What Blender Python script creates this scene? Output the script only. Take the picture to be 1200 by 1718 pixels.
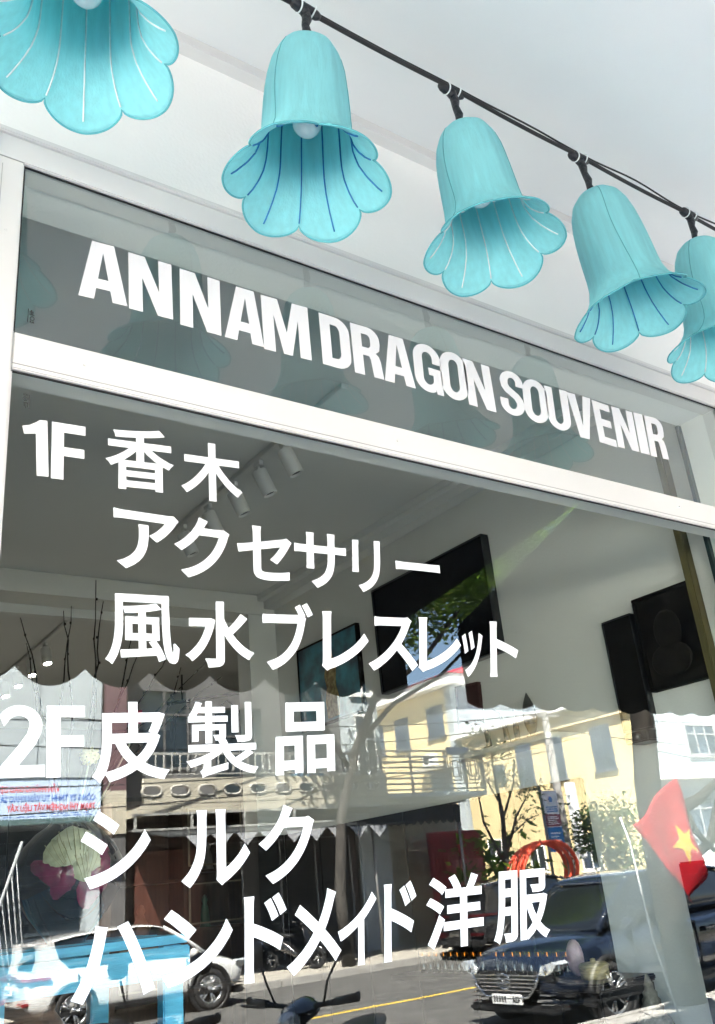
import bpy, bmesh, math, random
from mathutils import Vector, Matrix
random.seed(11)
R = math.radians
for o in list(bpy.data.objects):
    bpy.data.objects.remove(o)
SC = bpy.context.scene
COL = SC.collection

# ------------------------------------------------------------------ camera, sky, sun, exposure
cam_d = bpy.data.cameras.new('camera')
cam = bpy.data.objects.new('camera', cam_d)
COL.objects.link(cam)
cam_d.sensor_fit = 'HORIZONTAL'
cam_d.sensor_width = 36.0
cam_d.lens = 36.0 * 1504.8 / 1200.0
cam_d.clip_start = 0.05
cam_d.clip_end = 1500
CR = Matrix(((0.8222, -0.1473, -0.5498), (-0.5619, -0.3651, -0.7423), (-0.0914, 0.9192, -0.3830)))
cam.matrix_world = Matrix.Translation((0, -1.75, 1.6)) @ CR.to_quaternion().to_matrix().to_4x4()
SC.camera = cam

W = bpy.data.worlds.new('World')
SC.world = W
W.use_nodes = True
wn = W.node_tree
sky = wn.nodes.new('ShaderNodeTexSky')
sky.sky_type = 'NISHITA'
sky.sun_disc = False
SUN_EL, SUN_AZ = 54.0, -42.0        # azimuth from +Y towards +X
sky.sun_elevation = R(SUN_EL)
sky.sun_rotation = R(SUN_AZ)
sky.air_density = 1.0
sky.dust_density = 1.4
bg = wn.nodes['Background']
bg.inputs[1].default_value = 0.055
wn.links.new(sky.outputs[0], bg.inputs[0])

sd = bpy.data.lights.new('sun', 'SUN')
sd.energy = 5.0
sd.angle = R(0.53)
sd.color = (1.0, 0.94, 0.85)
so = bpy.data.objects.new('sun', sd)
COL.objects.link(so)
sv = Vector((math.sin(R(SUN_AZ)) * math.cos(R(SUN_EL)), math.cos(R(SUN_AZ)) * math.cos(R(SUN_EL)), math.sin(R(SUN_EL))))
so.rotation_euler = sv.to_track_quat('Z', 'Y').to_euler()
so.location = (-10, 10, 20)

SC.view_settings.view_transform = 'Standard'
SC.view_settings.look = 'None'
SC.view_settings.gamma = 1.0
SC.view_settings.use_curve_mapping = False
SC.view_settings.exposure = 5.0
SC.render.engine = 'CYCLES'
cy = SC.cycles
cy.max_bounces = 12
cy.diffuse_bounces = 6
cy.glossy_bounces = 6
cy.transmission_bounces = 6
cy.transparent_max_bounces = 24
cy.use_denoising = True
cy.sample_clamp_indirect = 8.0
cy.caustics_reflective = False
cy.caustics_refractive = False

# ------------------------------------------------------------------ materials
def mat(name, col, rough=0.6, metal=0.0, var=0.12, scale=6.0, bump=0.0, bscale=40.0, spec=0.5, coat=0.0, stretch=None, col2=None, lo=0.35, hi=0.65):
    m = bpy.data.materials.new(name)
    m.use_nodes = True
    nt = m.node_tree
    p = nt.nodes['Principled BSDF']
    p.inputs['Roughness'].default_value = rough
    p.inputs['Metallic'].default_value = metal
    p.inputs['Specular IOR Level'].default_value = spec
    p.inputs['Coat Weight'].default_value = coat
    p.inputs['Coat Roughness'].default_value = 0.03
    tc = nt.nodes.new('ShaderNodeTexCoord')
    mp = nt.nodes.new('ShaderNodeMapping')
    if stretch:
        mp.inputs['Scale'].default_value = stretch
    nt.links.new(tc.outputs['Object'], mp.inputs[0])
    n = nt.nodes.new('ShaderNodeTexNoise')
    n.inputs['Scale'].default_value = scale
    n.inputs['Detail'].default_value = 5
    nt.links.new(mp.outputs[0], n.inputs['Vector'])
    cr = nt.nodes.new('ShaderNodeValToRGB')
    a = tuple(c * (1 - var) for c in col)
    b = tuple(min(1, c * (1 + var * 0.6)) for c in col) if col2 is None else col2
    cr.color_ramp.elements[0].color = (*a, 1)
    cr.color_ramp.elements[1].color = (*b, 1)
    cr.color_ramp.elements[0].position = lo
    cr.color_ramp.elements[1].position = hi
    nt.links.new(n.outputs['Fac'], cr.inputs[0])
    nt.links.new(cr.outputs[0], p.inputs['Base Color'])
    if bump > 0:
        n2 = nt.nodes.new('ShaderNodeTexNoise')
        n2.inputs['Scale'].default_value = bscale
        n2.inputs['Detail'].default_value = 4
        nt.links.new(mp.outputs[0], n2.inputs['Vector'])
        bp = nt.nodes.new('ShaderNodeBump')
        bp.inputs['Strength'].default_value = bump
        bp.inputs['Distance'].default_value = 0.01
        nt.links.new(n2.outputs['Fac'], bp.inputs['Height'])
        nt.links.new(bp.outputs[0], p.inputs['Normal'])
    return m

def translucent(name, col, fac=0.4, rough=0.7, var=0.1, scale=30, stretch=None, bump=0.15):
    m = mat(name, col, rough, 0, var, scale, bump, 260, stretch=stretch)
    nt = m.node_tree
    p = nt.nodes['Principled BSDF']
    out = nt.nodes['Material Output']
    tr = nt.nodes.new('ShaderNodeBsdfTranslucent')
    cr = [n for n in nt.nodes if n.type == 'VALTORGB'][0]
    nt.links.new(cr.outputs[0], tr.inputs[0])
    mx = nt.nodes.new('ShaderNodeMixShader')
    mx.inputs[0].default_value = fac
    nt.links.new(p.outputs[0], mx.inputs[1])
    nt.links.new(tr.outputs[0], mx.inputs[2])
    nt.links.new(mx.outputs[0], out.inputs[0])
    return m

def glass_sheet(name, tint, r0, warp=0.0, dirt=0.0):
    """flat window glass: clear transmission with a mirror coat whose strength rises towards grazing (Schlick)"""
    m = bpy.data.materials.new(name)
    m.use_nodes = True
    nt = m.node_tree
    nt.nodes.remove(nt.nodes['Principled BSDF'])
    out = nt.nodes['Material Output']
    lw = nt.nodes.new('ShaderNodeLayerWeight')
    lw.inputs['Blend'].default_value = 0.5
    pw = nt.nodes.new('ShaderNodeMath'); pw.operation = 'POWER'; pw.inputs[1].default_value = 4.0
    nt.links.new(lw.outputs['Facing'], pw.inputs[0])
    ma = nt.nodes.new('ShaderNodeMath'); ma.operation = 'MULTIPLY_ADD'
    ma.inputs[1].default_value = 1 - r0; ma.inputs[2].default_value = r0
    nt.links.new(pw.outputs[0], ma.inputs[0])
    g = nt.nodes.new('ShaderNodeBsdfGlossy')
    g.inputs['Roughness'].default_value = 0.0
    g.inputs['Color'].default_value = (0.97, 1.0, 0.985, 1)
    t = nt.nodes.new('ShaderNodeBsdfTransparent')
    t.inputs['Color'].default_value = (*tint, 1)
    if warp:
        tc = nt.nodes.new('ShaderNodeTexCoord')
        n = nt.nodes.new('ShaderNodeTexNoise')
        n.inputs['Scale'].default_value = 3.0
        n.inputs['Detail'].default_value = 1.0
        nt.links.new(tc.outputs['Object'], n.inputs['Vector'])
        b = nt.nodes.new('ShaderNodeBump')
        b.inputs['Strength'].default_value = warp
        b.inputs['Distance'].default_value = 0.01
        nt.links.new(n.outputs['Fac'], b.inputs['Height'])
        nt.links.new(b.outputs[0], g.inputs['Normal'])
    mx = nt.nodes.new('ShaderNodeMixShader')
    nt.links.new(ma.outputs[0], mx.inputs[0])
    nt.links.new(t.outputs[0], mx.inputs[1])
    nt.links.new(g.outputs[0], mx.inputs[2])
    nt.links.new(mx.outputs[0], out.inputs[0])
    return m

def emit(name, col, s):
    m = bpy.data.materials.new(name); m.use_nodes = True
    p = m.node_tree.nodes['Principled BSDF']
    p.inputs['Base Color'].default_value = (*col, 1)
    p.inputs['Emission Color'].default_value = (*col, 1)
    p.inputs['Emission Strength'].default_value = s
    return m

# ------------------------------------------------------------------ mesh helper
class B:
    def __init__(self):
        self.v = []; self.f = []; self.m = []; self.s = []
    def add(self, vs, fs, mi=0, smooth=False):
        n = len(self.v)
        self.v += [tuple(p) for p in vs]
        for f in fs:
            self.f.append([i + n for i in f]); self.m.append(mi); self.s.append(smooth)
        return self
    def box(self, x0, x1, y0, y1, z0, z1, mi=0, bev=0.0):
        if bev <= 0:
            vs = [(x, y, z) for x in (x0, x1) for y in (y0, y1) for z in (z0, z1)]
            fs = [(0, 1, 3, 2), (4, 6, 7, 5), (0, 4, 5, 1), (2, 3, 7, 6), (0, 2, 6, 4), (1, 5, 7, 3)]
            return self.add(vs, fs, mi)
        bm = bmesh.new()
        bmesh.ops.create_cube(bm, size=1)
        for v in bm.verts:
            v.co = ((x0 + x1) / 2 + v.co.x * (x1 - x0), (y0 + y1) / 2 + v.co.y * (y1 - y0), (z0 + z1) / 2 + v.co.z * (z1 - z0))
        bmesh.ops.bevel(bm, geom=bm.edges[:], offset=min(bev, 0.45 * min(abs(x1 - x0), abs(y1 - y0), abs(z1 - z0))), segments=2, affect='EDGES')
        bm.verts.index_update()
        self.add([v.co[:] for v in bm.verts], [[v.index for v in f.verts] for f in bm.faces], mi)
        bm.free()
        return self
    def tube(self, pts, r, n=8, mi=0, caps=True, smooth=True):
        pts = [Vector(p) for p in pts]
        rs = r if isinstance(r, (list, tuple)) else [r] * len(pts)
        vs = []; fs = []
        ref = None
        for i, p in enumerate(pts):
            d = (pts[min(i + 1, len(pts) - 1)] - pts[max(i - 1, 0)]).normalized()
            if ref is None:
                ref = Vector((0, 0, 1)) if abs(d.z) < 0.9 else Vector((1, 0, 0))
            a = d.cross(ref)
            if a.length < 1e-5:
                a = d.cross(Vector((0, 1, 0.3)))
            a.normalize(); b = d.cross(a); ref = -b if False else ref
            for k in range(n):
                t = 2 * math.pi * k / n
                vs.append(p + (a * math.cos(t) + b * math.sin(t)) * rs[i])
        for i in range(len(pts) - 1):
            for k in range(n):
                k2 = (k + 1) % n
                fs.append((i * n + k, i * n + k2, (i + 1) * n + k2, (i + 1) * n + k))
        if caps:
            fs.append(tuple(range(n - 1, -1, -1)))
            fs.append(tuple((len(pts) - 1) * n + k for k in range(n)))
        return self.add(vs, fs, mi, smooth)
    def lathe(self, prof, n=32, mi=0, c=(0, 0, 0), axis='z', smooth=True):
        vs = []; fs = []
        for (r, z) in prof:
            for k in range(n):
                t = 2 * math.pi * k / n
                x, y = r * math.cos(t), r * math.sin(t)
                if axis == 'z': q = (x, y, z)
                elif axis == 'y': q = (x, z, y)
                else: q = (z, x, y)
                vs.append((c[0] + q[0], c[1] + q[1], c[2] + q[2]))
        for i in range(len(prof) - 1):
            for k in range(n):
                k2 = (k + 1) % n
                fs.append((i * n + k, i * n + k2, (i + 1) * n + k2, (i + 1) * n + k))
        return self.add(vs, fs, mi, smooth)
    def ball(self, c, r, n=16, mi=0, sc=(1, 1, 1)):
        m = n // 2
        vs = []; fs = []
        for i in range(m + 1):
            a = math.pi * i / m
            for k in range(n):
                t = 2 * math.pi * k / n
                vs.append((c[0] + r * sc[0] * math.sin(a) * math.cos(t), c[1] + r * sc[1] * math.sin(a) * math.sin(t), c[2] + r * sc[2] * math.cos(a)))
        for i in range(m):
            for k in range(n):
                k2 = (k + 1) % n
                fs.append((i * n + k, i * n + k2, (i + 1) * n + k2, (i + 1) * n + k))
        return self.add(vs, fs, mi, True)
    def prism(self, poly, d0, d1, plane='xz', mi=0):
        """extrude a 2-D outline; plane xz -> depth along y, yz -> depth along x, xy -> depth along z"""
        n = len(poly)
        def P(a, b, d):
            return (a, d, b) if plane == 'xz' else ((d, a, b) if plane == 'yz' else (a, b, d))
        vs = [P(a, b, d0) for a, b in poly] + [P(a, b, d1) for a, b in poly]
        fs = [tuple(range(n)), tuple(range(2 * n - 1, n - 1, -1))]
        fs += [(i, i + n, (i + 1) % n + n, (i + 1) % n) for i in range(n)]
        return self.add(vs, fs, mi)
    def quad(self, a, b, c, d, mi=0):
        return self.add([a, b, c, d], [(0, 1, 2, 3)], mi)
    def mesh(self, name, mats):
        me = bpy.data.meshes.new(name)
        me.from_pydata(self.v, [], self.f)
        for m in (mats if isinstance(mats, (list, tuple)) else [mats]):
            me.materials.append(m)
        me.polygons.foreach_set('material_index', self.m)
        me.polygons.foreach_set('use_smooth', self.s)
        me.update()
        return me
    def obj(self, name, mats, parent=None, fix=False):
        me = self.mesh(name, mats)
        if fix:
            bm = bmesh.new(); bm.from_mesh(me)
            bmesh.ops.recalc_face_normals(bm, faces=bm.faces[:])
            bm.to_mesh(me); bm.free()
        o = bpy.data.objects.new(name, me)
        COL.objects.link(o)
        if parent: o.parent = parent
        return o

def tag(o, label=None, cat=None, group=None, kind=None):
    if label: o['label'] = label
    if cat: o['category'] = cat
    if group: o['group'] = group
    if kind: o['kind'] = kind
    return o
def thing(name, label, cat, loc=(0, 0, 0), rz=0.0, group=None):
    o = bpy.data.objects.new(name, None)
    o.empty_display_size = 0.1
    COL.objects.link(o)
    o.location = loc; o.rotation_euler = (0, 0, rz)
    return tag(o, label, cat, group)
def inst(src, parent, loc=(0, 0, 0), rot=(0, 0, 0), scale=(1, 1, 1)):
    o = src.copy(); COL.objects.link(o)
    o.parent = parent; o.location = loc; o.rotation_euler = rot; o.scale = scale
    return o
def struct(name, b, mats, label=None):
    o = b.obj(name, mats, None, True)
    o['kind'] = 'structure'
    if label: o['label'] = label
    return o
def copy_tree(o, parent=None):
    c = o.copy(); COL.objects.link(c)
    if parent: c.parent = parent
    for ch in list(o.children):
        copy_tree(ch, c)
    return c
def flat_shape(name, loops, depth, m, parent=None):
    """a thin cut-out of flat film from closed 2-D outlines in the x/z plane (holes by even-odd fill); returns the object"""
    cu = bpy.data.curves.new(name, 'CURVE')
    cu.dimensions = '2D'; cu.fill_mode = 'BOTH'; cu.extrude = depth / 2
    for l in loops:
        s = cu.splines.new('POLY'); s.points.add(len(l) - 1)
        for p, q in zip(s.points, l): p.co = (q[0], q[1], 0, 1)
        s.use_cyclic_u = True
    return curve_obj(name, cu, m, parent)
def curve_obj(name, cu, m, parent=None):
    t = bpy.data.objects.new('tmp', cu); COL.objects.link(t)
    dg = bpy.context.evaluated_depsgraph_get()
    me = bpy.data.meshes.new_from_object(t.evaluated_get(dg))
    bpy.data.objects.remove(t); bpy.data.curves.remove(cu)
    for v in me.vertices: v.co = (v.co.x, -v.co.z, v.co.y)
    me.name = name; me.materials.clear(); me.materials.append(m)
    o = bpy.data.objects.new(name, me); COL.objects.link(o)
    if parent: o.parent = parent
    return o
def text_obj(name, s, size, m, parent, x, y, z, sx=1.0, bold=0.0, align='LEFT'):
    cu = bpy.data.curves.new(name, 'FONT'); cu.body = s; cu.size = size; cu.extrude = 0.002; cu.offset = bold; cu.align_x = align; cu.resolution_u = 2
    o = curve_obj(name, cu, m, parent)
    o.location = (x, y, z); o.scale = (sx, 1, 1)
    return o

white_wall = mat('white_plaster', (0.87, 0.87, 0.86), 0.85, var=0.04, scale=1.3, bump=0.15, bscale=90)
white_alu = mat('white_powder_coat', (0.66, 0.655, 0.65), 0.4, var=0.05, scale=1.6, bump=0.03, bscale=200)
white_paint = mat('white_paint', (0.78, 0.78, 0.77), 0.6, var=0.08, scale=2)
vinyl = mat('white_vinyl', (0.74, 0.74, 0.765), 0.45, var=0.02, scale=4)
black_rubber = mat('black_rubber', (0.012, 0.012, 0.013), 0.6, var=0.2, scale=20)
black_plastic = mat('black_plastic', (0.015, 0.016, 0.018), 0.35, var=0.2, scale=30, bump=0.05)
chrome = mat('chrome', (0.75, 0.76, 0.78), 0.12, 1.0, var=0.05)
dark_glass = mat('dark_window_glass', (0.02, 0.028, 0.034), 0.04, var=0.2, scale=1.0, spec=0.8)
# outlines of the lettering, x and z in thousandths of each character's width and height
GLYPHS = {
    '香': [[184, 0, 295, 0, 295, 37, 714, 37, 714, 2, 828, 2, 828, 410, 872, 387, 924, 365, 934, 385, 957, 417, 999, 459, 919, 490, 833, 533, 788, 560, 740, 593, 704, 620, 666, 654, 962, 654, 962, 763, 555, 763, 555, 845, 613, 852, 713, 868, 772, 880, 867, 903, 868, 906, 863, 913, 784, 999, 720, 983, 649, 969, 494, 946, 306, 928, 108, 916, 131, 857, 138, 811, 292, 819, 440, 832, 440, 763, 35, 763, 35, 654, 334, 654, 297, 619, 252, 582, 164, 523, 74, 476, 0, 447, 41, 405, 58, 383, 76, 352, 136, 379, 184, 406], [295, 139, 295, 200, 714, 200, 714, 139], [295, 296, 295, 352, 714, 352, 714, 296], [259, 454, 297, 481, 306, 490, 344, 519, 381, 556, 383, 556, 440, 616, 440, 454], [555, 454, 555, 619, 607, 566, 615, 561, 652, 528, 683, 505, 699, 491, 753, 455]],
    '木': [[80, 107, 83, 104, 87, 105, 153, 151, 210, 199, 220, 210, 222, 210, 232, 222, 258, 245, 258, 247, 310, 301, 310, 304, 356, 358, 401, 420, 439, 480, 439, 0, 559, 0, 560, 485, 598, 425, 646, 360, 652, 355, 692, 304, 733, 260, 733, 258, 793, 199, 835, 164, 840, 158, 914, 105, 929, 131, 950, 158, 999, 207, 921, 256, 868, 298, 819, 345, 817, 345, 759, 407, 752, 417, 714, 461, 665, 527, 625, 590, 607, 624, 951, 624, 951, 745, 559, 745, 559, 999, 439, 999, 439, 745, 52, 745, 52, 624, 390, 624, 372, 588, 329, 520, 308, 493, 285, 459, 278, 452, 238, 401, 179, 338, 177, 338, 133, 296, 77, 252, 0, 203, 8, 193, 20, 184, 47, 155, 67, 129]],
    'ア': [[39, 113, 174, 0, 292, 74, 371, 145, 380, 160, 426, 217, 472, 310, 501, 409, 518, 523, 524, 623, 525, 772, 368, 772, 376, 685, 375, 579, 370, 511, 359, 446, 344, 388, 318, 327, 285, 276, 234, 221, 163, 169, 134, 152, 95, 134], [0, 830, 108, 839, 778, 839, 764, 816, 733, 775, 658, 693, 593, 637, 527, 593, 528, 589, 645, 492, 707, 541, 747, 581, 750, 581, 806, 640, 806, 642, 837, 676, 908, 772, 937, 816, 957, 854, 983, 887, 999, 913, 995, 914, 919, 994, 858, 985, 117, 985, 0, 999]],
    'ク': [[117, 107, 244, 0, 248, 0, 341, 34, 419, 69, 512, 119, 537, 137, 547, 140, 556, 149, 602, 180, 651, 222, 654, 222, 711, 276, 783, 357, 820, 408, 856, 463, 909, 562, 946, 650, 965, 711, 976, 738, 999, 777, 889, 840, 866, 831, 836, 827, 528, 827, 563, 888, 604, 950, 447, 998, 436, 999, 429, 966, 415, 930, 373, 851, 310, 762, 273, 719, 235, 682, 235, 680, 165, 617, 143, 604, 101, 570, 1, 511, 0, 509, 4, 505, 126, 421, 232, 494, 249, 510, 271, 525, 285, 540, 288, 540, 312, 563, 314, 563, 391, 641, 439, 700, 799, 700, 797, 690, 781, 647, 750, 578, 719, 522, 690, 477, 655, 430, 625, 394, 586, 357, 586, 355, 544, 317, 486, 271, 475, 266, 431, 235, 371, 202, 305, 171, 251, 150, 118, 110]],
    'セ': [[337, 49, 375, 27, 421, 12, 482, 3, 511, 1, 605, 0, 717, 4, 834, 13, 937, 27, 945, 182, 789, 156, 642, 144, 517, 144, 472, 151, 443, 163, 429, 181, 424, 204, 424, 563, 783, 639, 751, 585, 691, 498, 663, 464, 650, 452, 650, 449, 589, 386, 594, 381, 712, 308, 786, 396, 851, 489, 917, 595, 961, 675, 969, 694, 999, 742, 902, 822, 878, 807, 846, 797, 424, 707, 424, 908, 436, 999, 272, 999, 280, 944, 284, 888, 284, 679, 121, 647, 0, 629, 0, 626, 25, 478, 284, 534, 285, 159, 294, 115, 311, 83, 311, 79, 337, 52]],
    'サ': [[316, 108, 427, 0, 526, 51, 598, 102, 665, 170, 707, 235, 739, 313, 760, 401, 770, 487, 774, 625, 935, 625, 999, 621, 999, 771, 963, 766, 905, 762, 774, 762, 774, 902, 782, 999, 629, 999, 638, 926, 638, 762, 368, 762, 368, 917, 375, 993, 224, 993, 231, 914, 231, 762, 84, 763, 31, 768, 0, 774, 0, 620, 88, 625, 231, 625, 231, 434, 225, 336, 374, 336, 368, 420, 368, 625, 638, 625, 634, 492, 620, 406, 598, 334, 567, 276, 525, 226, 477, 188, 411, 151, 392, 144]],
    'リ': [[376, 0, 455, 18, 546, 46, 662, 92, 713, 118, 791, 170, 852, 222, 888, 263, 923, 313, 949, 367, 966, 418, 982, 503, 990, 582, 992, 652, 992, 923, 999, 999, 767, 999, 776, 944, 780, 893, 780, 659, 774, 532, 767, 478, 756, 434, 743, 400, 721, 359, 689, 319, 649, 281, 608, 252, 566, 227, 488, 192, 383, 158, 323, 143, 216, 124, 216, 121], [0, 371, 230, 371, 219, 473, 219, 891, 230, 990, 2, 990, 13, 902, 13, 461]],
    'ー': [[0, 0, 113, 46, 894, 46, 999, 8, 999, 999, 931, 961, 863, 945, 171, 945, 0, 991]],
    '風': [[0, 66, 27, 53, 56, 33, 90, 0, 139, 83, 171, 158, 196, 241, 213, 322, 225, 404, 232, 484, 235, 565, 235, 791, 242, 779, 251, 751, 257, 721, 328, 724, 440, 734, 440, 674, 262, 674, 262, 336, 440, 336, 440, 216, 197, 203, 206, 92, 681, 128, 698, 85, 710, 38, 806, 74, 793, 121, 761, 197, 716, 278, 679, 333, 679, 336, 725, 336, 725, 674, 542, 674, 542, 747, 651, 766, 763, 794, 764, 614, 770, 423, 780, 281, 796, 171, 818, 93, 854, 33, 899, 13, 912, 12, 932, 16, 949, 26, 958, 35, 958, 38, 965, 44, 976, 67, 985, 100, 996, 176, 999, 237, 983, 250, 967, 269, 942, 305, 920, 299, 918, 298, 916, 210, 910, 150, 908, 148, 894, 199, 883, 292, 876, 393, 871, 519, 868, 801, 869, 999, 130, 999, 129, 550, 123, 451, 114, 372, 96, 278, 74, 208, 46, 142], [542, 223, 542, 336, 630, 336, 578, 316, 578, 314, 616, 258, 631, 232, 631, 228], [357, 438, 357, 573, 440, 573, 440, 438], [542, 438, 542, 573, 627, 573, 627, 438], [235, 818, 235, 885, 762, 885, 763, 795, 682, 882, 591, 860, 486, 843, 362, 828]],
    '水': [[321, 0, 402, 1, 468, 8, 496, 16, 514, 25, 533, 43, 541, 54, 550, 76, 555, 112, 555, 483, 589, 424, 634, 357, 683, 295, 702, 276, 720, 253, 779, 196, 816, 166, 844, 146, 856, 140, 912, 103, 915, 102, 937, 140, 959, 169, 999, 208, 925, 248, 900, 267, 887, 274, 841, 310, 836, 316, 811, 337, 767, 382, 767, 385, 734, 420, 680, 494, 727, 542, 729, 542, 811, 627, 811, 629, 864, 687, 864, 689, 902, 733, 904, 739, 802, 814, 771, 769, 723, 707, 678, 657, 678, 655, 663, 640, 663, 638, 628, 602, 625, 596, 619, 592, 585, 658, 555, 729, 555, 999, 434, 999, 434, 128, 274, 131, 294, 90, 306, 59, 315, 29], [0, 184, 29, 165, 45, 151, 72, 124, 88, 99, 94, 95, 159, 149, 215, 209, 260, 269, 269, 286, 295, 327, 339, 415, 372, 500, 400, 592, 424, 711, 356, 739, 339, 736, 46, 736, 46, 613, 284, 612, 270, 561, 246, 494, 217, 432, 185, 375, 178, 368, 150, 325, 98, 266, 96, 266, 69, 238, 13, 196, 0, 186]],
    'ブ': [[194, 0, 287, 29, 358, 59, 421, 91, 477, 125, 496, 140, 518, 154, 573, 201, 576, 201, 630, 254, 672, 304, 699, 340, 725, 384, 755, 443, 794, 540, 822, 633, 844, 725, 861, 761, 826, 782, 851, 793, 851, 795, 807, 869, 739, 972, 632, 929, 675, 871, 711, 812, 100, 812, 50, 815, 0, 822, 0, 679, 104, 683, 685, 683, 675, 639, 660, 588, 620, 489, 597, 446, 572, 406, 542, 368, 522, 348, 516, 338, 497, 322, 497, 319, 469, 293, 427, 259, 376, 225, 330, 200, 265, 171, 202, 148, 83, 117], [894, 778, 999, 820, 999, 822, 929, 935, 881, 999, 779, 959, 775, 955, 806, 918, 832, 880]],
    'レ': [[0, 85, 110, 0, 133, 14, 155, 23, 309, 67, 424, 108, 542, 159, 595, 188, 634, 206, 744, 272, 818, 327, 827, 331, 901, 395, 904, 395, 993, 484, 999, 494, 905, 624, 818, 531, 735, 460, 647, 398, 589, 362, 582, 361, 549, 339, 524, 328, 460, 294, 356, 248, 255, 213, 189, 195, 189, 896, 193, 945, 202, 999, 0, 999, 11, 951, 18, 886, 18, 136, 14, 117]],
    'ス': [[89, 35, 109, 13, 113, 13, 191, 55, 254, 94, 304, 132, 309, 134, 375, 186, 434, 238, 488, 293, 491, 293, 516, 323, 519, 323, 566, 378, 591, 355, 623, 318, 625, 318, 731, 199, 731, 196, 742, 185, 742, 182, 754, 170, 754, 168, 804, 107, 880, 0, 999, 110, 928, 203, 856, 286, 856, 289, 832, 314, 832, 317, 745, 413, 742, 413, 686, 473, 660, 496, 706, 566, 764, 671, 815, 781, 855, 881, 883, 924, 882, 929, 797, 999, 767, 991, 724, 986, 240, 986, 171, 991, 118, 998, 118, 823, 216, 831, 674, 831, 674, 827, 637, 740, 611, 690, 561, 607, 502, 526, 403, 416, 401, 416, 345, 361, 338, 356, 291, 314, 214, 256, 159, 220, 95, 183, 0, 139, 62, 69, 62, 66, 89, 38]],
    'ッ': [[287, 0, 362, 30, 428, 63, 485, 97, 552, 142, 611, 188, 632, 211, 658, 231, 718, 293, 726, 306, 769, 355, 772, 363, 804, 404, 839, 461, 895, 572, 941, 697, 981, 847, 999, 902, 819, 959, 806, 861, 793, 803, 776, 741, 752, 670, 698, 554, 661, 494, 628, 448, 617, 439, 595, 410, 537, 351, 494, 318, 488, 310, 436, 275, 433, 271, 376, 236, 312, 203, 256, 179, 150, 144], [143, 491, 304, 551, 276, 632, 215, 792, 157, 929, 0, 866, 37, 787, 86, 663, 123, 560], [448, 579, 608, 635, 551, 809, 479, 999, 322, 945, 365, 839, 408, 719, 434, 636]],
    'ト': [[4, 0, 257, 0, 247, 54, 241, 131, 240, 519, 426, 476, 621, 423, 785, 374, 909, 329, 999, 476, 810, 536, 613, 590, 423, 637, 240, 676, 240, 869, 255, 999, 0, 999, 14, 947, 21, 871, 21, 140, 16, 62]],
    '皮': [[0, 81, 47, 50, 59, 40, 96, 0, 98, 0, 141, 68, 146, 74, 158, 100, 160, 100, 178, 79, 192, 58, 216, 7, 218, 7, 325, 35, 417, 68, 492, 102, 565, 144, 622, 108, 669, 84, 718, 62, 806, 32, 856, 18, 920, 5, 933, 33, 953, 65, 999, 119, 909, 136, 828, 158, 742, 189, 715, 202, 672, 226, 722, 274, 722, 277, 750, 306, 776, 344, 781, 347, 810, 393, 852, 476, 883, 559, 845, 579, 843, 584, 861, 615, 898, 696, 933, 785, 952, 838, 866, 863, 851, 858, 587, 858, 587, 999, 464, 999, 464, 858, 127, 858, 126, 506, 119, 401, 110, 342, 94, 274, 71, 206, 47, 154], [172, 128, 198, 192, 216, 257, 229, 322, 238, 382, 244, 439, 245, 475, 291, 476, 324, 408, 372, 331, 420, 270, 461, 228, 417, 205, 349, 177, 257, 147], [535, 327, 505, 357, 468, 404, 440, 445, 424, 476, 714, 476, 699, 448, 658, 388, 635, 363, 635, 361, 581, 308, 566, 298, 537, 327], [249, 596, 249, 736, 464, 736, 464, 596], [587, 596, 587, 736, 783, 736, 754, 666, 728, 616, 730, 612, 779, 596]],
    '製': [[62, 140, 69, 140, 134, 156, 235, 189, 235, 150, 228, 124, 223, 113, 210, 99, 188, 84, 205, 55, 218, 27, 219, 0, 252, 17, 302, 33, 569, 97, 569, 141, 573, 183, 333, 131, 333, 228, 364, 242, 429, 277, 482, 311, 497, 324, 500, 324, 525, 276, 553, 241, 562, 226, 610, 175, 654, 141, 658, 135, 717, 98, 779, 68, 853, 41, 938, 21, 946, 38, 966, 69, 999, 107, 939, 118, 875, 134, 803, 161, 760, 182, 750, 188, 749, 191, 837, 237, 932, 297, 882, 336, 975, 336, 975, 427, 573, 427, 557, 463, 534, 501, 543, 519, 545, 534, 545, 691, 353, 691, 353, 723, 572, 723, 572, 804, 353, 804, 353, 844, 536, 844, 536, 924, 353, 924, 353, 999, 260, 999, 260, 924, 194, 924, 213, 978, 127, 998, 114, 955, 89, 900, 67, 860, 33, 818, 63, 804, 25, 804, 25, 723, 260, 723, 260, 691, 79, 691, 79, 470, 166, 470, 166, 613, 260, 613, 260, 441, 353, 441, 353, 613, 455, 613, 455, 551, 367, 550, 390, 505, 398, 476, 437, 476, 461, 427, 30, 427, 30, 336, 354, 336, 322, 318, 274, 297, 175, 262, 75, 235, 0, 221, 40, 177], [665, 251, 623, 296, 596, 336, 825, 336, 787, 309, 694, 255, 673, 245], [710, 448, 795, 448, 858, 455, 880, 462, 897, 472, 908, 486, 914, 499, 919, 526, 919, 989, 824, 989, 824, 539, 799, 536, 673, 539, 695, 497], [627, 576, 723, 576, 723, 945, 627, 945], [133, 804, 156, 844, 260, 844, 260, 804]],
    '品': [[0, 0, 135, 0, 135, 58, 316, 58, 316, 10, 454, 10, 454, 524, 0, 524], [524, 0, 659, 0, 659, 58, 861, 58, 861, 6, 999, 6, 999, 524, 524, 524], [135, 189, 135, 395, 316, 395, 316, 189], [659, 189, 659, 395, 861, 395, 861, 189], [165, 587, 834, 587, 834, 999, 165, 999], [301, 717, 301, 871, 695, 871, 695, 717]],
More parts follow.
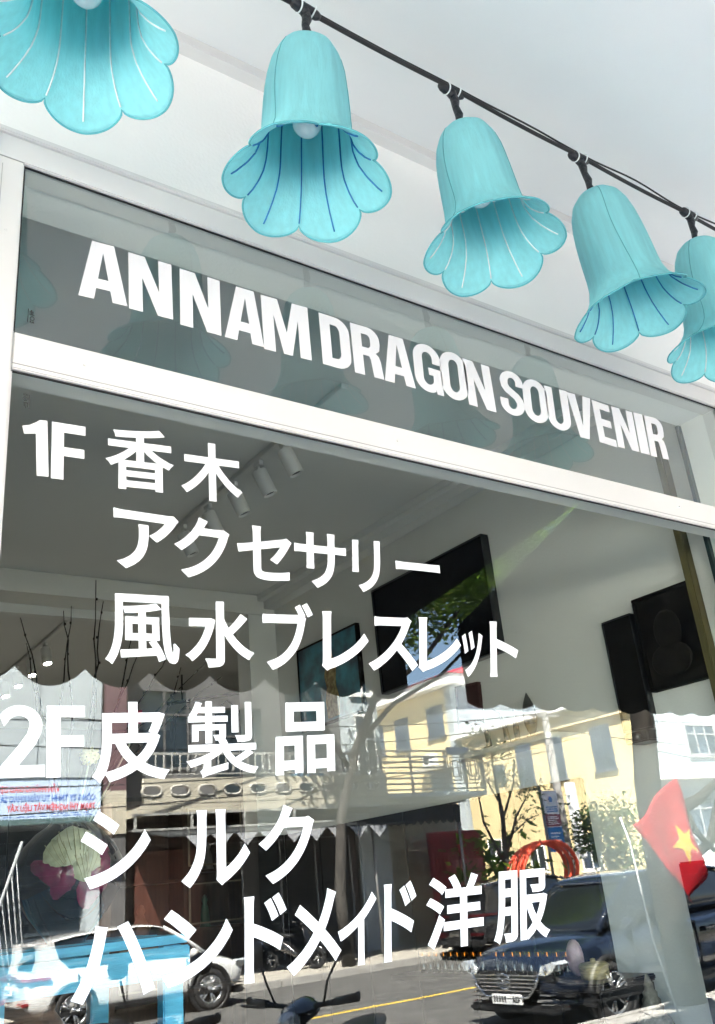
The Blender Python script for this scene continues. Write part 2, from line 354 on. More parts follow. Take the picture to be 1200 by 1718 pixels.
    'シ': [[128, 0, 195, 14, 295, 45, 393, 81, 498, 130, 592, 186, 666, 238, 737, 295, 757, 314, 791, 343, 855, 406, 866, 422, 902, 460, 955, 528, 999, 593, 999, 597, 917, 740, 855, 640, 816, 587, 768, 529, 708, 466, 705, 466, 656, 419, 598, 372, 532, 325, 434, 266, 376, 237, 313, 211, 229, 182, 183, 169, 134, 157, 49, 141], [0, 610, 46, 587, 156, 520, 251, 456, 293, 424, 296, 427, 374, 546, 373, 550, 351, 566, 268, 621, 164, 685, 79, 733, 70, 723], [174, 879, 303, 799, 402, 731, 463, 685, 467, 687, 545, 804, 544, 808, 514, 827, 507, 835, 403, 906, 254, 999]],
    'ル': [[0, 91, 115, 1, 120, 0, 171, 54, 171, 57, 196, 84, 223, 122, 253, 172, 294, 258, 311, 304, 326, 358, 337, 415, 344, 473, 351, 560, 356, 683, 359, 900, 367, 996, 218, 996, 230, 915, 229, 695, 223, 569, 217, 500, 210, 447, 201, 401, 188, 358, 171, 315, 132, 239, 128, 235, 110, 205, 70, 157], [496, 77, 577, 0, 612, 32, 670, 66, 716, 99, 769, 139, 822, 185, 856, 220, 865, 227, 918, 285, 918, 288, 951, 326, 999, 395, 999, 399, 991, 414, 923, 525, 871, 443, 862, 434, 844, 408, 798, 356, 796, 356, 757, 315, 736, 299, 719, 281, 677, 249, 637, 223, 637, 921, 644, 999, 496, 999, 504, 922, 504, 127]],
    'ハ': [[0, 70, 138, 0, 193, 103, 236, 195, 280, 301, 331, 448, 377, 632, 399, 738, 424, 875, 442, 948, 297, 984, 294, 983, 283, 882, 263, 765, 235, 637, 200, 508, 164, 404, 114, 283, 69, 190], [856, 1, 998, 57, 999, 63, 934, 307, 856, 563, 798, 726, 752, 849, 697, 984, 690, 998, 686, 999, 555, 944, 586, 876, 623, 786, 677, 641, 721, 511, 765, 367, 810, 204, 839, 88]],
    'ン': [[92, 0, 182, 19, 267, 44, 370, 83, 433, 112, 538, 170, 606, 214, 608, 219, 652, 248, 693, 284, 701, 288, 763, 347, 765, 347, 833, 419, 884, 483, 896, 502, 918, 530, 959, 594, 999, 664, 913, 826, 900, 804, 862, 724, 826, 664, 777, 595, 738, 545, 681, 483, 678, 483, 629, 433, 569, 382, 501, 333, 459, 307, 360, 255, 300, 228, 244, 208, 166, 184, 103, 169, 0, 151], [38, 886, 115, 829, 215, 744, 284, 679, 286, 679, 297, 667, 300, 667, 371, 592, 482, 707, 482, 710, 476, 713, 429, 762, 426, 762, 404, 786, 334, 848, 239, 927, 143, 999, 139, 999, 123, 982, 123, 980]],
    'ド': [[5, 0, 232, 0, 219, 142, 219, 510, 375, 471, 562, 417, 707, 369, 824, 324, 829, 325, 909, 467, 810, 503, 644, 555, 403, 621, 219, 665, 219, 853, 225, 919, 235, 982, 0, 982, 12, 933, 19, 865, 19, 124, 14, 50], [649, 672, 783, 716, 801, 723, 801, 725, 764, 778, 714, 840, 626, 940, 621, 941, 492, 898, 474, 892, 474, 889, 513, 852, 561, 798, 619, 720], [849, 732, 997, 785, 999, 787, 909, 901, 847, 968, 836, 976, 819, 996, 812, 999, 667, 949, 667, 945, 709, 906, 766, 844, 820, 774]],
    'メ': [[0, 109, 125, 0, 230, 58, 294, 99, 358, 143, 363, 150, 424, 196, 480, 249, 483, 249, 571, 338, 600, 372, 606, 376, 660, 328, 663, 328, 676, 313, 679, 313, 692, 299, 695, 299, 761, 234, 764, 234, 843, 153, 886, 103, 889, 103, 999, 222, 861, 359, 858, 359, 840, 378, 838, 378, 765, 444, 701, 495, 699, 499, 745, 569, 800, 671, 836, 749, 894, 891, 924, 942, 756, 999, 737, 915, 698, 809, 668, 744, 637, 683, 581, 591, 393, 725, 241, 823, 147, 712, 147, 708, 212, 669, 304, 608, 422, 524, 426, 519, 488, 474, 488, 471, 454, 436, 454, 433, 415, 395, 415, 392, 363, 342, 360, 342, 303, 291, 247, 251, 243, 246, 196, 217, 177, 203, 169, 200, 109, 163]],
    'イ': [[69, 359, 73, 358, 166, 387, 289, 432, 402, 480, 513, 535, 513, 128, 509, 51, 503, 0, 678, 0, 670, 42, 666, 103, 666, 623, 742, 673, 833, 743, 890, 793, 893, 793, 903, 804, 906, 804, 925, 823, 927, 823, 999, 894, 881, 999, 837, 949, 820, 934, 820, 931, 768, 881, 766, 881, 716, 836, 659, 791, 594, 745, 494, 684, 371, 622, 239, 567, 102, 521, 1, 494, 0, 490]],
    '洋': [[26, 87, 131, 15, 190, 122, 243, 230, 296, 347, 297, 238, 585, 238, 585, 0, 708, 0, 708, 238, 999, 238, 999, 356, 708, 356, 708, 463, 942, 463, 942, 578, 708, 578, 708, 683, 975, 683, 975, 799, 828, 798, 874, 880, 914, 960, 794, 999, 778, 956, 759, 912, 720, 835, 698, 799, 609, 799, 594, 837, 561, 899, 527, 953, 495, 997, 386, 953, 387, 949, 414, 914, 443, 867, 459, 839, 478, 799, 328, 799, 328, 683, 585, 683, 585, 578, 359, 578, 359, 463, 585, 463, 585, 356, 301, 356, 314, 389, 219, 461, 176, 366, 121, 256, 74, 169], [0, 612, 57, 584, 129, 542, 186, 505, 230, 469, 234, 473, 302, 565, 266, 594, 211, 629, 142, 668, 73, 701, 66, 697], [47, 888, 105, 856, 171, 812, 234, 764, 270, 731, 345, 824, 345, 827, 318, 851, 271, 887, 206, 929, 123, 976, 118, 973]],
    '服': [[0, 59, 25, 51, 53, 36, 70, 24, 96, 0, 124, 68, 138, 113, 151, 165, 168, 254, 182, 376, 302, 376, 302, 134, 247, 133, 170, 135, 188, 95, 196, 71, 203, 41, 205, 15, 291, 15, 325, 19, 351, 25, 381, 40, 395, 56, 403, 70, 409, 88, 412, 109, 412, 999, 81, 999, 81, 595, 79, 463, 76, 399, 61, 269, 48, 199, 31, 139], [461, 14, 572, 14, 574, 49, 591, 13, 595, 13, 629, 36, 678, 72, 713, 103, 752, 146, 754, 146, 801, 95, 834, 65, 869, 39, 920, 7, 924, 9, 937, 31, 966, 69, 999, 101, 983, 111, 950, 128, 911, 154, 870, 188, 822, 238, 869, 322, 905, 409, 933, 495, 946, 544, 959, 611, 893, 638, 878, 633, 572, 633, 572, 878, 813, 878, 813, 773, 707, 773, 650, 775, 680, 712, 688, 685, 692, 664, 806, 664, 844, 667, 870, 673, 884, 679, 905, 694, 917, 710, 921, 721, 927, 750, 927, 995, 461, 995], [572, 136, 574, 482, 594, 423, 619, 361, 653, 294, 685, 239, 668, 222, 668, 219, 628, 179, 601, 156], [751, 339, 723, 389, 702, 434, 670, 517, 825, 517, 813, 473, 791, 415, 766, 363, 754, 340], [187, 494, 189, 632, 302, 632, 302, 494], [189, 749, 189, 882, 302, 882, 302, 749]],
}
# pane, character, lower-left corner on the glass (x, z), then the vectors along its width and its height (metres)
VINYL = [
    ('u', 'A', 0.5448, 2.9372, 0.1198, 0.0081, -0.0033, 0.1684),
    ('u', 'N', 0.6686, 2.9406, 0.1146, 0.0036, -0.0026, 0.1675),
    ('u', 'N', 0.8024, 2.9357, 0.1139, 0.0006, 0.0013, 0.1730),
    ('u', 'A', 0.9266, 2.9359, 0.1157, 0.0027, 0.0084, 0.1718),
    ('u', 'M', 1.0421, 2.9332, 0.1493, 0.0058, -0.0009, 0.1741),
    ('u', 'D', 1.2277, 2.9387, 0.0998, -0.0002, 0.0007, 0.1707),
    ('u', 'R', 1.3357, 2.9404, 0.1035, 0.0027, 0.0003, 0.1690),
    ('u', 'A', 1.4415, 2.9420, 0.1143, 0.0022, 0.0042, 0.1670),
    ('u', 'G', 1.5574, 2.9451, 0.1083, -0.0007, 0.0070, 0.1721),
    ('u', 'O', 1.6606, 2.9424, 0.1086, 0.0025, 0.0099, 0.1757),
    ('u', 'N', 1.7662, 2.9412, 0.1146, -0.0016, 0.0012, 0.1694),
    ('u', 'S', 1.9033, 2.9464, 0.1087, 0.0019, 0.0222, 0.1701),
    ('u', 'O', 2.0110, 2.9432, 0.1135, 0.0044, 0.0162, 0.1688),
    ('u', 'U', 2.1202, 2.9392, 0.1122, 0.0053, 0.0121, 0.1655),
    ('u', 'V', 2.2307, 2.9344, 0.1229, 0.0045, 0.0131, 0.1731),
    ('u', 'E', 2.3666, 2.9384, 0.0911, -0.0021, 0.0053, 0.1699),
    ('u', 'N', 2.4640, 2.9403, 0.1161, 0.0030, 0.0121, 0.1667),
    ('u', 'I', 2.5880, 2.9422, 0.0516, 0.0021, 0.0115, 0.1696),
    ('u', 'R', 2.6447, 2.9417, 0.1063, 0.0044, 0.0166, 0.1721),
    ('l', '1', 0.4422, 2.4505, 0.0526, 0.0049, -0.0079, 0.1323),
    ('l', 'F', 0.4998, 2.4529, 0.0733, 0.0033, -0.0027, 0.1356),
    ('l', '香', 0.6175, 2.4531, 0.1627, 0.0116, -0.0013, 0.1583),
    ('l', '木', 0.7972, 2.4580, 0.1601, 0.0097, 0.0012, 0.1533),
    ('l', 'ア', 0.6400, 2.2702, 0.1522, 0.0012, -0.0031, 0.1377),
    ('l', 'ク', 0.7769, 2.2657, 0.1385, 0.0021, 0.0021, 0.1491),
    ('l', 'セ', 0.9332, 2.2791, 0.1494, 0.0051, 0.0045, 0.1363),
    ('l', 'サ', 1.0865, 2.2752, 0.1533, 0.0060, 0.0093, 0.1466),
    ('l', 'リ', 1.2552, 2.2791, 0.0900, 0.0059, 0.0136, 0.1432),
    ('l', 'ー', 1.4023, 2.3568, 0.1517, 0.0051, 0.0012, 0.0235),
    ('l', '風', 0.6240, 2.0594, 0.1631, 0.0071, -0.0025, 0.1517),
    ('l', '水', 0.7999, 2.0612, 0.1678, 0.0105, 0.0029, 0.1506),
    ('l', 'ブ', 0.9866, 2.0655, 0.1378, 0.0087, 0.0094, 0.1621),
    ('l', 'レ', 1.1462, 2.0722, 0.1374, 0.0092, 0.0133, 0.1470),
    ('l', 'ス', 1.2809, 2.0775, 0.1553, 0.0086, 0.0167, 0.1416),
    ('l', 'レ', 1.4373, 2.0838, 0.1448, 0.0074, 0.0219, 0.1461),
    ('l', 'ッ', 1.5818, 2.0783, 0.0736, 0.0023, 0.0229, 0.1275),
    ('l', 'ト', 1.6819, 2.0830, 0.1084, 0.0055, 0.0291, 0.1565),
    ('l', '2', 0.4297, 1.8380, 0.0832, 0.0024, -0.0079, 0.1325),
    ('l', 'F', 0.5151, 1.8377, 0.0740, 0.0021, -0.0044, 0.1341),
    ('l', '皮', 0.6023, 1.8253, 0.1596, 0.0061, -0.0035, 0.1561),
    ('l', '製', 0.7967, 1.8310, 0.1677, 0.0065, 0.0031, 0.1577),
    ('l', '品', 1.0055, 1.8351, 0.1553, 0.0074, 0.0102, 0.1576),
    ('l', 'シ', 0.5854, 1.6388, 0.1368, -0.0025, -0.0037, 0.1371),
    ('l', 'ル', 0.7826, 1.6255, 0.1516, -0.0005, 0.0025, 0.1445),
    ('l', 'ク', 0.9524, 1.6190, 0.1364, 0.0007, 0.0086, 0.1545),
    ('l', 'ハ', 0.5727, 1.4521, 0.1551, 0.0011, -0.0039, 0.1249),
    ('l', 'ン', 0.7396, 1.4582, 0.1495, -0.0036, 0.0011, 0.1318),
    ('l', 'ド', 0.9099, 1.4443, 0.0983, -0.0000, 0.0076, 0.1573),
    ('l', 'メ', 1.0061, 1.4449, 0.1318, -0.0010, 0.0111, 0.1566),
    ('l', 'イ', 1.1289, 1.4452, 0.1008, 0.0003, 0.0139, 0.1393),
    ('l', 'ド', 1.2467, 1.4426, 0.0911, 0.0007, 0.0199, 0.1562),
    ('l', '洋', 1.3643, 1.4503, 0.1728, -0.0003, 0.0238, 0.1534),
    ('l', '服', 1.5668, 1.4417, 0.1864, -0.0015, 0.0320, 0.1577),
]

# ------------------------------------------------------------------ ground, road, pavements
asphalt = mat('asphalt', (0.085, 0.083, 0.08), 0.9, var=0.25, scale=3, bump=0.5, bscale=180)
paving = mat('concrete_paving', (0.36, 0.335, 0.295), 0.85, var=0.2, scale=2.5, bump=0.3, bscale=60)
kerb_m = mat('kerb_concrete', (0.30, 0.29, 0.275), 0.85, var=0.2, scale=5, bump=0.3)
yellow_line = mat('yellow_road_paint', (0.60, 0.42, 0.06), 0.7, var=0.3, scale=9)
earth = mat('earth', (0.16, 0.14, 0.11), 0.95, var=0.3, scale=0.7)
b = B(); b.quad((-400, -400, -0.32), (400, -400, -0.32), (400, 400, -0.32), (-400, 400, -0.32)); struct('ground', b, earth)
b = B(); b.box(-60, 90, -16.7, -6.2, -0.30, -0.20); struct('road', b, asphalt)
near_pave = B(); near_pave.box(-60, 90, -6.05, 0.0, -0.30, -0.012); near_pave = struct('pavement', near_pave, kerb_m)
far_pave = B(); far_pave.box(-60, 90, -60, -16.85, -0.30, -0.072); far_pave = struct('far_pavement', far_pave, paving)
pv = B(); pv.box(-0.298, 0.298, -0.298, 0.298, -0.012, 0.0, bev=0.004)
pv_me = pv.mesh('paver', paving)
for i in range(14):
    for j in range(9):
        o = bpy.data.objects.new('paving_slab', pv_me); COL.objects.link(o); o.parent = near_pave
        o.location = (0.2 + 0.61 * i, -0.33 - 0.61 * j, random.uniform(-0.0015, 0.0015)); o.rotation_euler = (0, 0, random.choice((0, 1, 2, 3)) * math.pi / 2)
kb = B(); kb.box(-0.49, 0.49, -0.075, 0.075, -0.30, 0.0, bev=0.015); kb_me = kb.mesh('kerb_stone', kerb_m)
for i in range(26):
    for (yy, zz, par) in ((-6.125, -0.002, near_pave), (-16.775, -0.062, far_pave)):
        o = bpy.data.objects.new('kerb_stone', kb_me); COL.objects.link(o); o.parent = par; o.location = (2.0 + 1.0 * i, yy, zz)
b = B(); b.box(-60, 90, -11.68, -11.55, -0.2, -0.1955)
o = b.obj('road_line', yellow_line, None, True); o['kind'] = 'structure'
# scraps of litter on the asphalt
paper_m = mat('white_paper', (0.75, 0.75, 0.72), 0.8)
for (x, y, a, w, lab) in ((11.1, -11.0, 0.3, 0.16, 'small white paper scrap on the asphalt beside the yellow line'), (11.7, -10.4, 1.0, 0.34, 'larger white plastic scrap on the asphalt nearer the parked dark car')):
    b = B(); b.add([(-w, 0, 0.004), (0, -w * .25, 0.03), (w, 0, 0.004), (w * .9, w * .3, 0.01), (0, w * .35, 0.035), (-w * .8, w * .28, 0.006)], [(0, 1, 4, 5), (1, 2, 3, 4)])
    o = tag(b.obj('litter', paper_m), lab, 'litter'); o.location = (x, y, -0.196); o.rotation_euler = (0, 0, a)

# ------------------------------------------------------------------ the shop: walls, window, lettering
GX0, GX1, GZ0, GZT0, GZT1, GZ1 = 0.402, 3.16, 0.45, 2.692, 2.785, 3.262
shop = thing('shop_front', 'white rendered shop front wall around the big lettered window', 'shop front')
b = B()
b.box(-8, GX0 - 0.002, 0.02, 0.18, -0.1, 10.6); b.box(GX1 + 0.002, 14, 0.02, 0.18, -0.1, 10.6)
b.box(GX0 - 0.002, GX1 + 0.002, 0.02, 0.18, GZ1 + 0.008, 10.6); b.box(GX0 - 0.002, GX1 + 0.002, 0.02, 0.18, -0.1, GZ0 - 0.002)
b.obj('wall', white_wall, shop, True)
b = B(); b.box(-8, 14, 9.2, 9.4, -0.1, 10.6); b.box(-8, 14, 0.18, 9.2, 10.5, 10.6); b.box(-8, -7.8, 0.18, 9.2, -0.1, 10.5); b.box(13.8, 14, 0.18, 9.2, -0.1, 10.5)
b.obj('outer_shell', white_wall, shop, True)

win = thing('shop_window', 'large glazed shop window lettered in white, with a shallow transom pane above', 'window')
# frame profiles, 50 mm deep, each with a raised outer lip
def framebar(name, x0, x1, z0, z1, lip=None):
    b = B(); b.box(x0, x1, -0.014, 0.062, z0, z1, bev=0.003)
    o = b.obj(name, white_alu, win, True)
    return o
framebar('head_frame', 0.338, 3.235, 3.262, 3.335)
framebar('transom_bar', GX0 - 0.0, GX1, GZT0, GZT1)
framebar('jamb_frame', 0.338, GX0, GZ0 - 0.06, 3.262)
framebar('jamb_frame', GX1, 3.235, GZ0 - 0.06, 3.262)
framebar('sill_frame', GX0, GX1, GZ0 - 0.06, GZ0)
b = B(); b.box(0.322, 3.251, -0.022, 0.02, 3.335, 3.352, bev=0.003); b.box(0.322, 0.338, -0.022, 0.02, GZ0 - 0.06, 3.335, bev=0.003); b.box(3.235, 3.251, -0.022, 0.02, GZ0 - 0.06, 3.335, bev=0.003)
b.obj('cover_strip', white_alu, win, True)
# bead and gasket round each pane
for (z0, z1) in ((GZT1, GZ1), (GZ0, GZT0)):
    b = B(); b.box(GX0, GX1, -0.006, -0.001, z1 - 0.0045, z1, bev=0.001)
    b.obj('gasket', black_rubber, win, True)
    b = B(); b.box(GX0, GX0 + 0.004, -0.008, -0.001, z0, z1 - 0.0045)
    b.box(GX1 - 0.004, GX1, -0.008, -0.001, z0, z1 - 0.0045)
    b.obj('glazing_bead', white_alu if z0 < 1 else black_rubber, win, True)
b = B(); b.box(GX0, GX1, -0.0155, -0.014, GZT0 + 0.012, GZT0 + 0.0135); b.obj('transom_seam', mat('seam_grey', (0.35, 0.35, 0.35), 0.6), win, True)
seam_m = bpy.data.materials['seam_grey']
for (x0, x1, z0, z1) in ((GX0 - 0.0008, GX0 + 0.0008, GZT0, GZT1), (0.339, GX0, 3.2615, 3.2628), (0.352, 0.3532, GZ0, 3.24)):
    b = B(); b.box(x0, x1, -0.0152, -0.0139, z0, z1); b.obj('frame_joint', seam_m, win, True)
for (x, z) in ((0.56, 2.742), (1.45, 2.74), (0.37, 3.05), (0.37, 2.3), (0.372, 1.7)):
    b = B(); b.lathe([(0.0, -0.0012), (0.0030, -0.0010), (0.0038, 0.0)], 12, 0, (x, -0.0145, z), 'y'); b.obj('screw', white_alu, win, True)
b = B(); b.lathe([(0.0, -0.0015), (0.0035, -0.0012), (0.0045, 0.0)], 12, 0, (2.72, -0.0145, 2.745), 'y'); b.obj('screw', chrome, win, True)

b = B(); b.box(GX1 - 0.022, GX1 - 0.001, 0.166, 0.182, GZ0, GZ1); b.obj('edge_seal', mat('dark_seal', (0.01, 0.03, 0.03), 0.5), win, True)
pane_front = glass_sheet('window_glass', (0.90, 0.95, 0.925), 0.056, warp=0.012)
transom_glass = glass_sheet('reflective_transom_glass', (0.93, 0.985, 0.96), 0.105, warp=0.012)
pane_back = bpy.data.materials.new('glass_back'); pane_back.use_nodes = True
_n = pane_back.node_tree; _n.nodes.remove(_n.nodes['Principled BSDF']); _t = _n.nodes.new('ShaderNodeBsdfTransparent'); _t.inputs[0].default_value = (1, 1, 1, 1)
_n.links.new(_t.outputs[0], _n.nodes['Material Output'].inputs[0])
def pane(z0, z1):
    b = B()
    b.box(GX0, GX1, 0.0, 0.008, z0, z1)
    b.m = [0 if all(abs(b.v[i][1]) < 1e-6 for i in f) else 1 for f in b.f]
    return b.obj('pane', [transom_glass if z1 > 3 else pane_front, pane_back], win, True)
pane_u = pane(GZT1, GZ1); pane_u['label'] = 'shallow upper pane with the English shop name'
pane_l = pane(GZ0, GZT0); pane_l['label'] = 'tall main pane with six lines of Japanese lettering'

def arc(cx, cy, rx, ry, a0, a1, n=7):
    return [(cx + rx * math.cos(R(a0 + (a1 - a0) * i / n)), cy + ry * math.sin(R(a0 + (a1 - a0) * i / n))) for i in range(n + 1)]
def ring(ty, tx, ry=.3, rx=.5):
    o = arc(.5, 1 - ry, rx, ry, 0, 180, 12) + arc(.5, ry, rx, ry, 180, 360, 12)
    i = arc(.5, 1 - ry, rx - tx, ry - ty, 0, 180, 10) + arc(.5, ry, rx - tx, ry - ty, 180, 360, 10)
    return [o, i]
LATIN = {
 'A': [[(0, 0), (.27, 1), (.73, 1), (1, 0), (.69, 0), (.645, .19), (.355, .19), (.31, 0)], [(.39, .36), (.61, .36), (.5, .83)]],
 'N': [[(0, 0), (0, 1), (.37, 1), (.69, .42), (.69, 1), (1, 1), (1, 0), (.65, 0), (.31, .6), (.31, 0)]],
 'M': [[(0, 0), (0, 1), (.34, 1), (.5, .40), (.66, 1), (1, 1), (1, 0), (.76, 0), (.76, .68), (.59, 0), (.41, 0), (.24, .68), (.24, 0)]],
 'D': [[(0, 0), (0, 1), (.52, 1)] + arc(.52, .74, .48, .26, 90, 0)[1:] + arc(.52, .26, .48, .26, 0, -90), [(.34, .17), (.34, .83), (.5, .83)] + arc(.5, .69, .16, .14, 90, 0)[1:] + arc(.5, .31, .16, .14, 0, -90)],
 'R': [[(0, 0), (0, 1), (.55, 1)] + arc(.55, .77, .42, .23, 90, 0)[1:] + [(.97, .68), (.93, .56), (.80, .49), (.9, .43), (.95, .32), (1.0, 0), (.66, 0), (.60, .34), (.55, .405), (.34, .405), (.34, 0)], [(.34, .57), (.34, .84), (.52, .84)] + arc(.52, .745, .12, .095, 90, 0)[1:] + [(.64, .65)] + arc(.52, .66, .12, .09, 0, -90)[1:]],
 'O': ring(.16, .32), 
 'G': [[(1, .62), (1, .70)] + arc(.5, .70, .5, .30, 0, 180, 12) + arc(.48, .30, .48, .30, 180, 300, 9) + [(.74, .10), (.76, 0), (1, 0), (1, .52), (.52, .52), (.52, .37), (.68, .37), (.68, .28)] + arc(.5, .28, .18, .12, 0, -180, 8) + [(.32, .70)] + arc(.5, .72, .18, .12, 180, 0, 8) + [(.68, .62)]],
 'S': [[(.97, .68), (.66, .68), (.66, .75)] + arc(.5, .755, .16, .10, 0, 180, 8) + [(.34, .70), (.40, .635), (.78, .50), (.93, .40), (1, .28)] + arc(.5, .27, .5, .27, 0, -180, 12) + [(0, .35), (.32, .35), (.32, .26)] + arc(.495, .25, .175, .11, 180, 360, 8) + [(.67, .30), (.58, .375), (.22, .50), (.07, .60), (.02, .74)] + arc(.5, .75, .48, .25, 180, 0, 12)],
 'U': [[(0, 1), (.33, 1), (.33, .27)] + arc(.5, .27, .17, .12, 180, 360, 8) + [(.67, 1), (1, 1), (1, .28)] + arc(.5, .28, .5, .28, 0, -180, 12)],
 'V': [[(0, 1), (.34, 1), (.5, .28), (.66, 1), (1, 1), (.69, 0), (.31, 0)]],
 'E': [[(0, 0), (0, 1), (.97, 1), (.97, .83), (.38, .83), (.38, .60), (.9, .60), (.9, .43), (.38, .43), (.38, .17), (1, .17), (1, 0)]],
 'I': [[(0, 0), (0, 1), (1, 1), (1, 0)]],
 '1': [[(.53, 0), (.53, .745), (.06, .72), (0, .86), (.30, .89), (.56, .955), (.70, 1), (1, 1), (1, 0)]],
 'F': [[(0, 0), (0, 1), (1, 1), (1, .835), (.36, .835), (.36, .575), (.97, .575), (.97, .415), (.36, .415), (.36, 0)]],
 '2': [[(0, 0), (0, .13), (.42, .43), (.62, .60), (.68, .72)] + arc(.44, .73, .24, .12, 0, 150, 8) + [(.12, .70), (.03, .84)] + arc(.46, .72, .5, .28, 150, 0, 10) + [(.93, .60), (.80, .44), (.42, .16), (1, .16), (1, 0)]],
}
def glyph(ch):
    if ch in LATIN: return LATIN[ch]
    return [[(q[i] / 999.0, q[i + 1] / 999.0) for i in range(0, len(q), 2)] for q in GLYPHS[ch]]
for (pn, ch, x, z, wx, wz, hx, hz) in VINYL:
    loops = [[(x + a * wx + c * hx, z + a * wz + c * hz) for a, c in l] for l in glyph(ch)]
    o = flat_shape('letter', loops, 0.0006, vinyl, pane_u if pn == 'u' else pane_l)
    o.location = (0, -0.0009, 0)
# etched makers' stamps near the left edge of each pane (tiny dark marks)
ink = mat('etched_mark', (0.03, 0.03, 0.03), 0.7)
for (x, z, par, flip) in ((0.444, 2.845, pane_u, 1), (0.437, 2.625, pane_l, -1)):
    b = B()
    b.box(-0.012, -0.0105, -0.0012, -0.0005, -0.018, 0.018)
    for k in range(3):
        b.box(-0.008 + k * 0.0035, -0.006 + k * 0.0035, -0.0012, -0.0005, 0.004, 0.016 - 0.003 * abs(k - 1))
    b.box(-0.008, 0.004, -0.0012, -0.0005, 0.0025, 0.0037)
    b.lathe([(0.0042, -0.0012), (0.0058, -0.0012), (0.0058, -0.0006), (0.0042, -0.0006), (0.0042, -0.0012)], 14, 0, (-0.001, 0, -0.006), 'y', False)
    b.box(-0.006, 0.004, -0.0012, -0.0005, -0.0175, -0.0155); b.box(-0.006, -0.004, -0.0012, -0.0005, -0.0155, -0.0125); b.box(0.001, 0.003, -0.0012, -0.0005, -0.0155, -0.0125)
    o = b.obj('glass_mark', ink, par); o.location = (x, 0, z); o.scale = (flip * 0.9, 1, flip)

# ------------------------------------------------------------------ awnings over the pavement (sloping canvas with a scalloped valance)
canvas = translucent('white_canvas', (0.87, 0.865, 0.85), 0.08, 0.9, 0.03, 1.5, bump=0.1)
canvas_b = translucent('white_canvas_panel', (0.75, 0.755, 0.755), 0.20, 0.9, 0.04, 1.5, bump=0.1)
canvas_dark = mat('charcoal_canvas', (0.022, 0.023, 0.025), 0.95, var=0.2, scale=2, bump=0.1, spec=0.1)
def az(yv): return 3.955 - 0.348 * yv
def awning(label, xs, yend, x_end_out, sc_depth, pitch, zval):
    t = thing('awning', label, 'awning', group='canvas awnings over the pavement')
    n = len(xs) - 1
    for i, (ystart, ystop, cm) in [(0, (0.02, 1.285, canvas)), (0, (1.287, yend, canvas_dark))]:
        b = B()
        xa, xb = xs[i], xs[i + 1]
        ya, yb = xa, xb
        oa = x_end_out if (xa == xs[-1]) else xa
        ob = x_end_out if (i == n - 1 and x_end_out is not None) else xb
        N = 6
        for s in range(N):
            for e in range(2):
                pass
        vs = []
        for s in range(N + 1):
            y = -(ystart + (ystop - ystart) * s / N)
            f = max(0.0, (abs(y) - 1.33) / (yend - 1.33))
            xr = xb + (ob - xb) * f
            sag = 0.0 * math.sin(math.pi * s / N)
            for q in range(5):
                x = xa + (xr - xa) * q / 4
                vs.append((x, y, az(abs(y)) - sag * math.sin(math.pi * q / 4)))
        vs += [(p[0], p[1], p[2] + 0.006) for p in vs]
        k = 5 * (N + 1)
        fs = []
        for s in range(N):
            for q in range(4):
                a = s * 5 + q
                fs.append((a, a + 1, a + 6, a + 5)); fs.append((a + k, a + k + 5, a + k + 6, a + k + 1))
        for s in range(N):
            for a in (s * 5, s * 5 + 4): fs.append((a, a + 5, a + 5 + k, a + k))
        for q in range(4):
            for a in (q, N * 5 + q): fs.append((a, a + k, a + k + 1, a + 1))
        b.add(vs, fs, 0, False)
        b.obj('canvas_panel', cm, t, True)
    # valance
    x0, x1 = xs[0], (x_end_out if x_end_out is not None else xs[-1])
    ztop = az(yend) + 0.012
    m = max(1, round((x1 - x0) / pitch)); pts = []
    for i in range(m):
        for j in range(8):
            u = j / 8
            pts.append((x0 + (x1 - x0) * (i + u) / m, zval + sc_depth - sc_depth * (math.sin(math.pi * u) ** 0.8)))
    pts.append((x1, zval + sc_depth))
    b = B()
    vs = []; fs = []
    for (x, z) in pts:
        wob = 0.012 * math.sin(x * 9.0)
        vs += [(x, -yend + 0.003, ztop), (x, -yend + 0.003 + wob, z), (x, -yend - 0.001, ztop), (x, -yend - 0.001 + wob, z)]
    for i in range(len(pts) - 1):
        a = 4 * i
        fs += [(a, a + 1, a + 5, a + 4), (a + 2, a + 6, a + 7, a + 3), (a + 1, a + 3, a + 7, a + 5)]
    b.add(vs, fs, 0, True); b.obj('valance', canvas_dark, t, True)
    b = B(); b.box(x0, xs[-1], -0.022, 0.02, az(0) - 0.045, az(0) + 0.03); b.obj('wall_batten', white_alu, t, True)
    return t
awning('awning directly above the lettered window, white near the wall and charcoal at its scalloped edge', [-4.2, 3.857], 2.5, 3.40, 0.085, 0.335, 2.60)
awning('second white and charcoal awning, farther along the wall past the gap', [3.86, 9.9], 2.5, None, 0.035, 0.29, 2.565)

